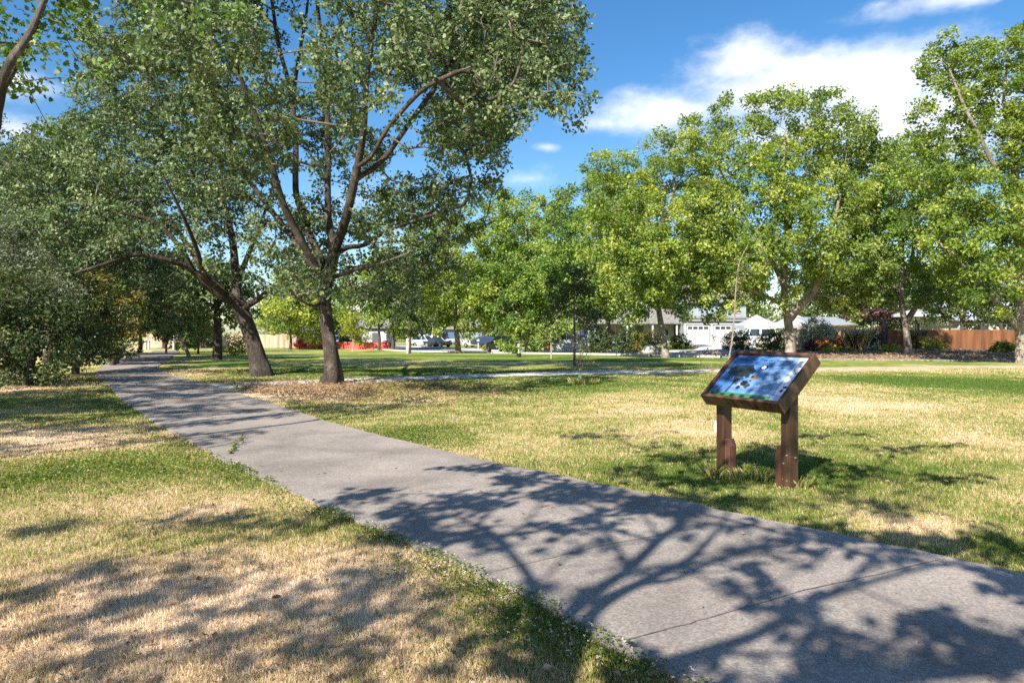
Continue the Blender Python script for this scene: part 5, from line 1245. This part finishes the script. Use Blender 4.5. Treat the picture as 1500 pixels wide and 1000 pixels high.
# far wood closing the horizon
rs = np.random.RandomState(77)
bl = []
for k in range(46):
    a = -1.3 + 2.6 * k / 45.0 + rs.normal(0, .012); D = rs.uniform(135, 185)
    h = rs.uniform(7, 12); wv = rs.uniform(5, 8); x, y = math.sin(a) * D * 1.2, D * (0.75 + .25 * math.cos(a))
    for q in range(3): bl.append((np.array([x + rs.normal(0, 2.5), y + rs.normal(0, 3), -1 + h * (.35 + .25 * q * .8)]), (wv * (.8 - .15 * q), wv * .7, h * .32)))
for k in range(16):                            # woods on to the left, beyond the thicket
    x, y, h = -30 - 26 * rs.rand(), -6 + 5.2 * k, rs.uniform(6, 10)
    for q in range(3): bl.append((np.array([x + rs.normal(0, 1.5), y + rs.normal(0, 1.5), h * (.3 + .22 * q)]), (4.2 - .8 * q, 4.0 - .8 * q, h * .3)))
A = blob_points(bl, 2.0, rs, shell=.55)
o = leaves('distant_trees', A, 1.5, 30, .62, (0, 150, 2), leaf_mat('distant leaves', (.05, .085, .02), (.10, .15, .03), (.20, .24, .06), back=1.2), T_DIA, rs, up=.4)
tag(o, 'distant band of trees behind the houses', 'trees', kind='stuff')

# ------------------------------------------------------------------ fences
def board_fence(name, label, A, B, h, m, pm, bw=.14, group=None, rail=None, seed=0, picket=False, gap=.008):
    rs = np.random.RandomState(seed); A = np.array(A, float); B = np.array(B, float)
    Ln = np.linalg.norm(B - A); u = (B - A) / Ln; rz = Matrix.Rotation(math.atan2(u[1], u[0]), 3, 'Z'); nrm = np.array([-u[1], u[0]])
    base = np.array([*A, float(tz(*A))]); root = empty(name, base, label, 'fence', group)
    mb = MB(); n = int(Ln / bw)
    for i in range(n):
        p = A + u * (i + .5) * bw; z = float(tz(*p)); hh = h + rs.normal(0, .012)
        mb.box((p[0] + nrm[0] * rs.normal(0, .003), p[1] + nrm[1] * rs.normal(0, .003), z + hh / 2), (bw - gap if not picket else bw * .62, .02, hh), rz @ Matrix.Rotation(rs.normal(0, .006), 3, 'Y'))
    mb.build('board_panel', m, root, origin=base)
    rl = (MB(), MB())
    k = max(2, int(Ln / 2.0))
    for i in range(k):
        p = A + u * Ln * (i + .5) / k; z = float(tz(*p))
        for q_, zz in enumerate((.3, h - .25)): rl[q_].box((p[0] + nrm[0] * .035, p[1] + nrm[1] * .035, z + zz), (Ln / k, .04, .09), rz)
    for q_ in rl: q_.build('rail', m, root, origin=base)
    for i in range(int(Ln / 2.4) + 1):
        p = A + u * min(i * 2.4, Ln); z = float(tz(*p)); hh = (rail or h) + .02
        MB().box((p[0] + nrm[0] * .09, p[1] + nrm[1] * .09, z + hh / 2), (.09, .09, hh), rz).build('post', pm, root, origin=base)
    if rail:
        mb = MB(); p = (A + B) / 2; z = float(tz(*p))
        mb.box((p[0] + nrm[0] * .09, p[1] + nrm[1] * .09, z + rail), (Ln, .05, .05), rz)
        for i in range(int(Ln / .16)):
            q = A + u * (i * .16 + .08); mb.box((q[0] + nrm[0] * .09, q[1] + nrm[1] * .09, z + (h + rail) / 2), (.012, .012, rail - h), rz)
        mb.build('trellis', pm, root, origin=base)
    return root
board_fence('cedar_fence', 'orange brown cedar board fence with dark trellis rail behind the mulch bed', (28.6, 52), (60, 52), 1.55, M['cedar'], M['darkwood'], rail=2.02, seed=1)
board_fence('garden_fence', 'greyer board fence behind the grey green bush and tall grass', (21.0, 52.6), (28.2, 52.3), 1.6, M['oldfence'], M['darkwood'], seed=2)
board_fence('board_fence', 'tall weathered board fence left of the red fence', (-52, 97), (-29.6, 94), 1.85, M['oldfence'], M['oldfence'], bw=.2, seed=3)
board_fence('red_fence', 'low faded red picket fence across the street side', (-28.5, 91), (-15.4, 86), .92, M['redpaint'], M['redpaint'], bw=.10, seed=4, gap=.004)
o = empty('corner_post', (28.4, 52.15, 0), 'tall dark post at the corner of the cedar fence beside the shed', 'post')
MB().box((0, 0, 1.08), (.24, .24, 2.16)).build('shaft', M['darkwood'], o); MB().box((-.9, 0, 2.24), (2.6, .16, .14)).build('beam', M['darkwood'], o)

# ------------------------------------------------------------------ houses
def wall_window(root, x, y, z, w, h, frame, depth=.06, bars=1):
    fr = MB(); t = .08
    fr.box((x, y - depth / 2, z - h / 2 - t / 2), (w + 2 * t, depth, t)); fr.box((x, y - depth / 2, z + h / 2 + t / 2), (w + 2 * t, depth, t))
    fr.box((x - w / 2 - t / 2, y - depth / 2, z), (t, depth - .004, h)); fr.box((x + w / 2 + t / 2, y - depth / 2, z), (t, depth - .004, h))
    for k in range(bars): fr.box((x - w / 2 + w * (k + 1) / (bars + 1), y - depth / 2 + .01, z), (.05, depth - .024, h - .004))
    f = fr.build('window', frame, root); MB().box((x, y - .008, z), (w, .016, h)).build('pane', M['glass'], f)

def gable_roof(mb, x0, x1, y0, y1, z, rise, over=.5, along='x', t=.14):
    if along == 'x':
        ym = (y0 + y1) / 2
        for (ya, yb) in ((y0 - over, ym), (y1 + over, ym)):
            za, zb = z - over * rise / ((y1 - y0) / 2), z + rise
            P8 = [(x0 - over, ya, za), (x1 + over, ya, za), (x1 + over, yb, zb), (x0 - over, yb, zb)]
            Q8 = [(a, b, c - t) for a, b, c in P8]
            mb.poly(P8); mb.poly(Q8[::-1])
            for i in range(4): mb.poly([P8[i], Q8[i], Q8[(i + 1) % 4], P8[(i + 1) % 4]])
    else:
        xm = (x0 + x1) / 2
        for (xa, xb) in ((x0 - over, xm), (x1 + over, xm)):
            za, zb = z - over * rise / ((x1 - x0) / 2), z + rise
            P8 = [(xa, y0 - over, za), (xa, y1 + over, za), (xb, y1 + over, zb), (xb, y0 - over, zb)]
            Q8 = [(a, b, c - t) for a, b, c in P8]
            mb.poly(P8); mb.poly(Q8[::-1])
            for i in range(4): mb.poly([P8[i], Q8[i], Q8[(i + 1) % 4], P8[(i + 1) % 4]])

def lap_wall(mb, x0, x1, y, z0, z1, w=.2, d=.03):
    n = int((z1 - z0) / w)
    for i in range(n):
        a = z0 + (z1 - z0) * i / n; b = z0 + (z1 - z0) * (i + 1) / n
        mb.poly([(x0, y - d, a), (x1, y - d, a), (x1, y - .004, b), (x0, y - .004, b)])
        mb.poly([(x0, y - .004, a), (x1, y - .004, a), (x1, y - d, a), (x0, y - d, a)])

def garage_house():
    r = empty('garage_house', (0, 79, 0), 'pale grey house with two white garage doors and lap siding above', 'house')
    mb = MB(); mb.box((23.5, 4, 1.35), (7.2, 7.6, 2.75)); mb.build('garage_wall', M['siding'], r)
    for x in (21.55, 24.75):
        g = MB(); g.box((x, .16, 1.06), (2.6, .08, 2.12))
        for k in range(4): g.box((x, .11, .28 + k * .5), (2.56, .035, .47))
        gd = g.build('garage_door', M['white'], r)
        w = MB()
        for k in range(4): w.box((x - .93 + k * .62, .085, 1.80), (.50, .03, .30))
        w.build('door_window', M['glass'], gd)
    t = MB()
    for x in (20.05, 23.15, 26.25): t.box((x, .12, 1.1), (.16, .14, 2.2))
    t.box((23.15, .11, 2.26), (6.5, .16, .14)); t.box((23.5, -.05, 2.72), (7.9, .3, .2)); t.build('trim', M['white'], r)
    mb = MB(); mb.box((24.0, 4.6, 3.95), (7.0, 6.8, 2.4)); lap_wall(mb, 20.5, 27.5, 1.2, 2.78, 5.15); mb.build('upper_wall', M['siding'], r)
    wall_window(r, 26.2, 1.16, 4.1, 1.1, 1.0, M['white'])
    mb = MB(); gable_roof(mb, 20.5, 27.5, 1.2, 8, 5.15, 1.9, .5); mb.poly([(19.6, -.35, 2.84), (27.6, -.35, 2.84), (27.6, 1.19, 3.1), (19.6, 1.19, 3.1)]); mb.build('roof', M['roof'], r)
    mb = MB(); mb.box((14.8, 6.0, 1.3), (9.6, 5, 2.6)); mb.build('wing_wall', M['siding'], r)
    wall_window(r, 12.5, 3.49, 1.5, 1.6, 1.1, M['white']); wall_window(r, 18.3, 3.49, 1.5, 1.2, 1.1, M['white'])
    d = MB().box((15.4, 3.46, 1.02), (.95, .06, 2.04)).build('front_door', M['dkgrey'], r); MB().box((15.75, 3.41, 1.0), (.05, .06, .12)).build('handle', M['steel'], d)
    mb = MB(); gable_roof(mb, 10, 19.5, 1.8, 8.5, 2.65, 1.5, .5); mb.build('wing_roof', M['roof'], r)
    for x in (19.45, 16.6, 13.6): MB().box((x, 1.6, 1.22), (.18, .18, 2.44)).build('porch_post', M['white'], r)
    MB().box((14.8, 1.6, 2.36), (9.8, .2, .18)).build('porch_beam', M['white'], r)
garage_house()
def simple_house(name, label, px0, px1, d, h, wallm, roofm, rise, along='x', win=(), door=None, depth=8, gm=None):
    k = d / F; x0, x1 = (px0 - CX) * k, (px1 - CX) * k; z = float(tz((x0 + x1) / 2, d))
    r = empty(name, ((x0 + x1) / 2, d, z), label, 'house'); W = x1 - x0
    mb = MB(); mb.box((0, depth / 2, h / 2), (W, depth, h))
    if along == 'y': mb.poly([(-W / 2, .001, h), (W / 2, .001, h), (0, .001, h + rise)])
    mb.build('wall', wallm, r)
    mb = MB(); gable_roof(mb, -W / 2, W / 2, 0, depth, h + .02, rise, .5, along); rf = mb.build('roof', roofm, r)
    MB().box((-W / 2 - .45, depth / 2, h - .25), (.14, depth + 1, .12)).build('gutter', M['white'], rf)
    for f, w, hh in win: wall_window(r, -W / 2 + W * f, -.002, 1.55, w, hh, M['white'])
    if door is not None:
        dd = MB().box((-W / 2 + W * door, -.03, 1.03), (.95, .06, 2.06)).build('front_door', gm or M['bluedoor'], r); MB().box((-W / 2 + W * door + .35, -.08, 1.0), (.05, .06, .12)).build('handle', M['steel'], dd)
    return r
simple_house('cream_house', 'cream stucco house behind the hedge and the slender dark tree', 805, 905, 90, 2.9, M['cream'], M['roof'], 1.5, win=((.25, 1.6, 1.2), (.75, 1.4, 1.2)), door=.5)
h_ = simple_house('blue_grey_house', 'blue grey house with a blue garage door behind the parked white car', 598, 706, 114, 2.9, M['bluewall'], M['roof'], 1.7, win=((.12, 1.4, 1.2),), door=.30)
g = MB(); g.box((1.0, -.05, 1.08), (2.6, .08, 2.1)); [g.box((1.0, -.1, .30 + q * .52), (2.56, .035, .47)) for q in range(4)]; g.build('garage_door', M['bluedoor'], h_)
for x in (-4.2, -2.1, -.6): MB().box((x, -.6, 1.4), (.28, .28, 2.8)).build('porch_post', M['white'], h_)
MB().box((-2.4, -.6, 2.74), (4.2, .34, .26)).build('porch_beam', M['white'], h_)
simple_house('white_house', 'white walled house behind the right half of the red fence', 508, 566, 104, 3.0, M['white'], M['roof'], 1.3, win=((.3, 1.0, 1.0),), door=.72, gm=M['dkgrey'])
simple_house('brown_house', 'low dark house with grey roof behind the red flowering shrub', 420, 486, 110, 2.2, M['dkgrey'], M['roof'], 1.0, win=((.3, 1.2, .9), (.7, 1.2, .9)))
simple_house('neighbour_house', 'white walled house with blue grey roof behind the fence at right', 1405, 1570, 74, 2.9, M['cream'], M['roofblue'], 1.8, win=((.2, 1.4, 1.1), (.55, 1.4, 1.2)), door=.8)
h_ = simple_house('tall_house', 'upper white wall with a window behind the plane tree at right edge', 1484, 1560, 84, 5.6, M['white'], M['roof'], 1.4, win=((.4, 1.4, 1.2),))
wall_window(h_, -2.6, -.002, 4.3, 1.1, 1.2, M['white'])

# ------------------------------------------------------------------ canopies, shed, umbrella
def canopy(label, px, d, W, ph, eh):
    b = GD(px, d); r = empty('white_canopy', b, label, 'canopy', 'white pop up canopies')
    mb = MB(); h = W / 2; c = [(-h, -h), (h, -h), (h, h), (-h, h)]
    for i in range(4):
        a, q = c[i], c[(i + 1) % 4]; m1 = (a[0] * .55, a[1] * .55); m2 = (q[0] * .55, q[1] * .55)
        mb.poly([(*a, eh), (*q, eh), (*m2, eh + (ph - eh) * .38), (*m1, eh + (ph - eh) * .38)]); mb.poly([(*m1, eh + (ph - eh) * .38), (*m2, eh + (ph - eh) * .38), (0, 0, ph)])
    mb.build('roof', M['canvas'], r)
    mb = MB()
    for i in range(4):
        a, q = c[i], c[(i + 1) % 4]
        for s in (0, 1): mb.poly([(*a, eh), (*q, eh), (*q, eh - .28), (*a, eh - .28)][::1 if s else -1]) if s else None
    mb.build('valance', M['canvas'], r)
    for a in c: MB().tube([(a[0] * .97, a[1] * .97, 0), (a[0] * .97, a[1] * .97, eh)], .03, 6).build('leg', M['steel'], r)
canopy('white pop up canopy nearest the garage, with its pointed roof', 1108, 73, 4.0, 3.2, 2.0)
canopy('white pop up canopy half hidden behind the plane trunk', 1163, 74, 4.2, 3.4, 2.05)
b = GD(1224, 65); r = empty('garden_shed', b, 'garden shed with a pale corrugated roof behind the grey green bush', 'shed')
MB().box((0, 2.2, .95), (4.0, 3.6, 1.9)).build('wall', M['oldfence'], r)
mb = MB(); n = 28
for i in range(n):
    x0 = -2.1 + 4.2 * i / n; x1 = x0 + 4.2 / n; xm = (x0 + x1) / 2
    for (xa, xb, za, zb) in ((x0, xm, 0, .035), (xm, x1, .035, 0)): mb.poly([(xa, -.2, 2.02 + za), (xb, -.2, 2.02 + zb), (xb, 4.4, 2.85 + zb), (xa, 4.4, 2.85 + za)])
mb.build('roof', M['palemetal'], r); MB().box((0, -.2, 1.96), (4.2, .06, .1)).build('fascia', M['darkwood'], r)
MB().box((-.6, .37, .9), (.8, .05, 1.75)).build('door', M['darkwood'], r)
b = GD(1341, 62); r = empty('patio_umbrella', b, 'white patio umbrella standing behind the cedar fence', 'umbrella')
mb = MB(); n = 8; R_, ze, zp = 2.0, 2.95, 3.5
for i in range(n):
    a, q = 6.2832 * i / n, 6.2832 * (i + 1) / n; A_ = (R_ * math.cos(a), R_ * math.sin(a)); B_ = (R_ * math.cos(q), R_ * math.sin(q))
    mb.poly([(*A_, ze), (*B_, ze), (0, 0, zp)]); mb.poly([(*A_, ze - .22), (*B_, ze - .22), (*B_, ze), (*A_, ze)])
mb.build('canopy', M['canvas'], r); MB().tube([(0, 0, 0), (0, 0, 3.55)], .03, 8).build('pole', M['darkwood'], r)
rb = MB(); [rb.tube([(0, 0, zp - .1), (1.9 * math.cos(6.2832 * i / n), 1.9 * math.sin(6.2832 * i / n), ze - .02)], .012, 4) for i in range(n)]; rb.build('rib', M['darkwood'], r)
b = GD(1291, 60); b = GD(1291, 53.3); o = empty('orange_towel', (b[0], 53.3, 0), 'orange towel hung over a garden rack behind the cedar fence', 'towel')
mb = MB(); mb.box((0, 0, 1.66), (.34, .05, .40)); mb.box((0, .08, 1.7), (.33, .05, .32)); mb.box((0, .04, 1.86), (.34, .12, .05)); mb.build('cloth', M['orange'], o, bevel=.015)
MB().box((0, .04, .92), (.05, .05, 1.84)).build('rack', M['darkwood'], o)
o = empty('garden_rock', GP(952, 519), 'pale rounded rock at the foot of the red tinged bush', 'rock')
mb = MB(); rs = np.random.RandomState(3)
for c_, s_ in (((0, 0, .28), .5), ((.4, .1, .18), .32), ((-.32, -.1, .16), .28)):
    b0 = len(mb.v); nu, nv = 9, 6
    for j in range(nv + 1):
        for i in range(nu):
            th = math.pi * j / nv; ph_ = 6.2832 * i / nu; q = s_ * (1 + .18 * math.sin(3 * ph_ + 2 * th + s_ * 9))
            mb.v.append((c_[0] + q * math.sin(th) * math.cos(ph_), c_[1] + q * math.sin(th) * math.sin(ph_), c_[2] + .75 * q * math.cos(th)))
    for j in range(nv):
        for i in range(nu): mb.f.append([b0 + j * nu + i, b0 + (j + 1) * nu + i, b0 + (j + 1) * nu + (i + 1) % nu, b0 + j * nu + (i + 1) % nu]); mb.mi.append(0)
mb.build('stone', M['stone'], o, smooth=True)

# ------------------------------------------------------------------ vehicles
def ring(z, xf, xr, w, n=5, rad=.28):
    pts = []
    for sx, sy, a0 in ((1, 1, 0), (-1, 1, 90), (-1, -1, 180), (1, -1, 270)):
        cx = (xf if sx > 0 else xr) - sx * rad; cy = sy * (w - rad)
        for k in range(n):
            a = R(a0 + 90 * k / (n - 1)); pts.append((cx + rad * math.cos(a), cy + rad * math.sin(a), z))
    return pts
def loft(mb, rings, cap=True):
    b = len(mb.v); n = len(rings[0])
    for r in rings: mb.v += r
    for j in range(len(rings) - 1):
        for i in range(n): mb.f.append([b + j * n + i, b + j * n + (i + 1) % n, b + (j + 1) * n + (i + 1) % n, b + (j + 1) * n + i]); mb.mi.append(mb.m)
    if cap:
        mb.f.append([b + i for i in reversed(range(n))]); mb.mi.append(mb.m); e = b + (len(rings) - 1) * n; mb.f.append([e + i for i in range(n)]); mb.mi.append(mb.m)
def car(name, label, cat, px, d, head, paint, suv=True, Ln=4.6, dz=0.0):
    b = GD(px, d); b[2] += dz + .02
    r = empty(name, b, label, cat, 'parked cars across the street', R(head))
    l = Ln / 2; w = .92; mb = MB()
    hb = .98 if suv else .86; ht = 1.72 if suv else 1.42
    loft(mb, [ring(.26, l * .95, -l * .95, w * .92), ring(.42, l, -l, w), ring(.68, l * .995, -l * .995, w), ring(hb - .06, l * .95, -l * .98, w * .97), ring(hb, l * .90, -l * .96, w * .93)])
    body = mb.build('body', paint, r, smooth=False, bevel=.02)
    fx = l * .36; rx = -l * .93 if suv else -l * .62; tx = l * .06; rtx = -l * .84 if suv else -l * .30
    mb = MB(); loft(mb, [ring(hb - .01, fx, rx, w * .91, rad=.2), ring(ht - .08, tx, rtx, w * .76, rad=.2)]); mb.build('cabin_glass', M['glass'], r)
    mb = MB(); loft(mb, [ring(ht - .10, tx + .05, rtx - .04, w * .78, rad=.2), ring(ht, tx - .12, rtx + .08, w * .70, rad=.2)]); mb.build('roof', paint, r)
    mb = MB()
    for s in (-1, 1):
        for xa, xb in ((fx - .06, tx), (-l * .12, -l * .13), (rx + .08, rtx)): mb.tube([(xa, s * w * .90, hb - .02), (xb, s * w * .765, ht - .08)], .045, 4)
    mb.build('pillar', paint, r)
    for s in (-1, 1):
        for x in (l * .62, -l * .60):
            wh = MB().tube([(x, s * (w - .20), .33), (x, s * (w + .015), .33)], .33, 18).build('wheel', M['tyre'], r)
            MB().tube([(x, s * (w - .1), .33), (x, s * (w + .03), .33)], .20, 12).build('rim', M['rim'], wh)
        MB().box((l * .965, s * w * .68, .68), (.10, .34, .16)).build('headlight', M['lamp'], r, bevel=.02)
        MB().box((-l * .98, s * w * .78, .78), (.07, .22, .26)).build('tail_light', M['tail'], r, bevel=.02)
        MB().box((fx - .25, s * (w + .07), hb + .06), (.12, .16, .12)).build('mirror', paint, r, bevel=.02)
    MB().box((l * .98, 0, .40), (.08, 1.5, .16)).build('bumper', M['dkgrey'], r, bevel=.02)
    return r
car('white_suv', 'white sport utility car parked in front of the blue grey house', 'car', 624, 101, -30, M['carwhite'])
car('dark_sedan', 'dark sedan parked right beside the white sport utility car', 'car', 641, 99, -35, M['cardark'], False, 4.3)
car('silver_sedan', 'silver sedan parked behind the plane tree trunk at the kerb', 'car', 676, 104, 158, M['carsilver'], False, 4.8, .25)
car('white_sedan', 'white sedan right of the silver sedan, beside the mailbox', 'car', 699, 97, 150, M['carwhite'], False, 4.4)
car('dark_suv', 'dark sport utility car half hidden behind low plane leaves', 'car', 736, 71, 118, M['cardark'])
car('red_car', 'dark red car behind the red fence next to the near oak trunk', 'car', 505, 95, 175, M['carred'], False, 4.2)
car('blue_car', 'pale blue car behind the red fence, above the dark red car', 'car', 507, 99.5, 5, M['carblue'], True, 4.6)
car('white_van', 'white vehicle parked behind the bushes below the canopies', 'car', 1107, 62, 100, M['carwhite'], True, 4.8)
b = GD(714, 93); r = empty('covered_boat', b, 'dark blue tarp covered boat on a trailer right of the white sedan', 'boat', None, R(10))
mb = MB(); mb.prism([(-2.3, .7), (-2.1, .5), (2.0, .5), (2.7, 1.15), (1.2, 1.45), (-.6, 1.75), (-2.3, 1.2)], -.8, .8); mb.build('cover', M['tarp'], r, bevel=.12)
for s in (-1, 1):
    wh = MB().tube([(-.5, s * .75, .3), (-.5, s * .95, .3)], .3, 14).build('wheel', M['tyre'], r); MB().tube([(-.5, s * .8, .3), (-.5, s * .965, .3)], .15, 10).build('rim', M['rim'], wh)
MB().box((.8, 0, .42), (4.6, .1, .1)).build('trailer_frame', M['steel'], r)
r = empty('mailbox', GD(700.5, 82), 'white mailbox on a post at the roadside', 'mailbox')
MB().box((0, 0, .55), (.12, .12, 1.1)).build('post', M['white'], r); mb = MB(); mb.prism([(-.16, 0), (.16, 0), (.16, .16), (.11, .25), (0, .28), (-.11, .25), (-.16, .16)], -.3, .3); mb.build('box', M['white'], r, Matrix.Translation((0, 0, 1.1)))
for i, (px, dd, lb) in enumerate(((213.5, 86, 'leftmost white bollard of the pair across the far path'), (218.5, 87, 'second white bollard, right of the leftmost one, on the far path'), (254.5, 84, 'lone taller white bollard right of the far path pair'))):
    r = empty('bollard', GD(px, dd), lb, 'bollard', 'white bollards at the far end of the path'); h = 1.15 if i < 2 else 1.75
    MB().tube([(0, 0, 0), (0, 0, h), (0, 0, h + .05)], [.13, .13, .08], 10).build('post', M['white'], r); MB().tube([(0, 0, h * .8), (0, 0, h * .86)], .135, 10).build('band', M['dkgrey'], r)
r = empty('trail_post', GD(243.5, 60), 'small brown trail post sign beside the far path', 'post')
MB().box((0, 0, .55), (.14, .14, 1.1)).build('post', M['woodred'], r); MB().box((0, -.08, .95), (.5, .04, .36)).build('board', M['woodred'], r)
r = empty('low_wall', GD(832, 80), 'low white garden wall behind the slender dark tree', 'wall')
MB().box((0, 0, .55), (4.2, .2, 1.1)).build('wall', M['white'], r); MB().box((0, 0, 1.13), (4.3, .28, .07)).build('coping', M['canvas'], r)
# ------------------------------------------------------------------ light, sky, camera
w = bpy.data.worlds.new('World'); S.world = w; w.use_nodes = True
nt = w.node_tree; bg = nt.nodes['Background']
sky = N(nt, 'ShaderNodeTexSky', sky_type='NISHITA', sun_disc=False)
sky.sun_elevation = SUN_EL; sky.sun_rotation = R(210); sky.altitude = 50; sky.air_density = 1.0; sky.dust_density = 0.6; sky.ozone_density = 2.0
hs = N(nt, 'ShaderNodeHueSaturation', Saturation=1.32, Value=1.2); L(nt, sky.outputs[0], hs.inputs['Color'])
tc = N(nt, 'ShaderNodeTexCoord'); sp = N(nt, 'ShaderNodeSeparateXYZ'); L(nt, tc.outputs['Generated'], sp.inputs[0])
def mth(op, a, b=None, c=None):
    n = N(nt, 'ShaderNodeMath', operation=op)
    for i, v in enumerate((a, b, c)):
        if v is None: continue
        if isinstance(v, (int, float)): n.inputs[i].default_value = v
        else: L(nt, v, n.inputs[i])
    return n.outputs[0]
az = mth('ARCTAN2', sp.outputs['X'], sp.outputs['Y']); el = mth('ARCSINE', sp.outputs['Z'])
nz = N(nt, 'ShaderNodeTexNoise', Scale=7.0, Detail=9.0, Roughness=0.62); 
mp = N(nt, 'ShaderNodeMapping'); mp.inputs['Scale'].default_value = (1, 1, 1.8); L(nt, tc.outputs['Generated'], mp.inputs['Vector']); L(nt, mp.outputs[0], nz.inputs['Vector'])
fld = None
for px, py, rx, ry, k in [(1290, 115, 210, 60, 1.1), (1120, 145, 150, 42, 1.0), (970, 165, 120, 30, .95), (1095, 88, 95, 50, .78), (1190, 118, 150, 46, 1.0), (1360, 175, 170, 70, 1.1), (885, 180, 60, 22, .75), (1180, 190, 200, 40, .9),
                          (802, 216, 26, 8, .6), (1420, -10, 170, 22, 1.0), (1285, 8, 45, 14, .7), (20, 118, 70, 32, .75), (30, 190, 60, 24, .6), (760, 260, 120, 30, .40), (620, 200, 90, 40, .45), (540, 300, 150, 60, .55), (-500, 150, 500, 90, .9), (2100, 60, 500, 120, .9)]:
    a0 = math.atan((px - CX) / F); e0 = math.atan((HY - py) / F * math.cos(a0)); ra = rx / F * math.cos(a0); re = ry / F * math.cos(a0)
    q = mth('ADD', mth('POWER', mth('DIVIDE', mth('SUBTRACT', az, a0), ra), 2.0), mth('POWER', mth('DIVIDE', mth('SUBTRACT', el, e0), re), 2.0))
    v = mth('MULTIPLY', mth('SUBTRACT', 1.0, mth('MULTIPLY', mth('SQRT', q), .62)), k)
    fld = v if fld is None else mth('SMOOTH_MAX', fld, v, .15)
fld = mth('MAXIMUM', fld, -.2)
cl = mth('ADD', fld, mth('MULTIPLY', mth('SUBTRACT', nz.outputs['Fac'], .5), 1.5))
mr = N(nt, 'ShaderNodeMapRange', interpolation_type='SMOOTHSTEP'); L(nt, cl, mr.inputs['Value'])
mr.inputs['From Min'].default_value = .26; mr.inputs['From Max'].default_value = .95
mx = N(nt, 'ShaderNodeMix', data_type='RGBA')
L(nt, mth('MULTIPLY', mr.outputs[0], .88), mx.inputs[0]); L(nt, hs.outputs[0], mx.inputs[6]); n5 = N(nt, 'ShaderNodeTexNoise', Scale=11.0, Detail=6.0); L(nt, mp.outputs[0], n5.inputs['Vector'])
r5 = ramp(nt, [(.32, (CLOUD * .74, CLOUD * .78, CLOUD * .86)), (.62, (CLOUD, CLOUD * 1.01, CLOUD * 1.04))]); L(nt, n5.outputs['Fac'], r5.inputs['Fac']); L(nt, r5.outputs['Color'], mx.inputs[7])
L(nt, mx.outputs[2], bg.inputs['Color']); bg.inputs['Strength'].default_value = SKY

sl = bpy.data.lights.new('sun', 'SUN'); sl.energy = SUN; sl.angle = R(0.53); sl.color = (1.0, 0.93, 0.82)
so = bpy.data.objects.new('sun', sl); COL.objects.link(so)
dirv = Vector((SD[0] * math.cos(SUN_EL), SD[1] * math.cos(SUN_EL), -math.sin(SUN_EL)))
so.rotation_euler = dirv.to_track_quat('-Z', 'Y').to_euler(); so.location = (-20, -30, 40)

cam = bpy.data.cameras.new('camera'); cam.lens = 24; cam.sensor_width = 36; cam.shift_y = -0.0107; cam.clip_end = 2000; cam.clip_start = .05
co = bpy.data.objects.new('camera', cam); COL.objects.link(co); co.location = (0, 0, CH); co.rotation_euler = (R(90), 0, 0); S.camera = co
S.view_settings.view_transform = 'Standard'; S.view_settings.look = 'None'; S.view_settings.gamma = 1.0; S.view_settings.exposure = EXPO
try: S.view_settings.use_curve_mapping = False
except Exception: pass
S.render.engine = 'CYCLES'
cy = S.cycles; cy.use_denoising = False; cy.max_bounces = 6; cy.diffuse_bounces = 3; cy.glossy_bounces = 2; cy.transmission_bounces = 4; cy.transparent_max_bounces = 4
cy.caustics_reflective = False; cy.caustics_refractive = False; cy.use_adaptive_sampling = True; cy.adaptive_threshold = 0.015; cy.sample_clamp_indirect = 4.0
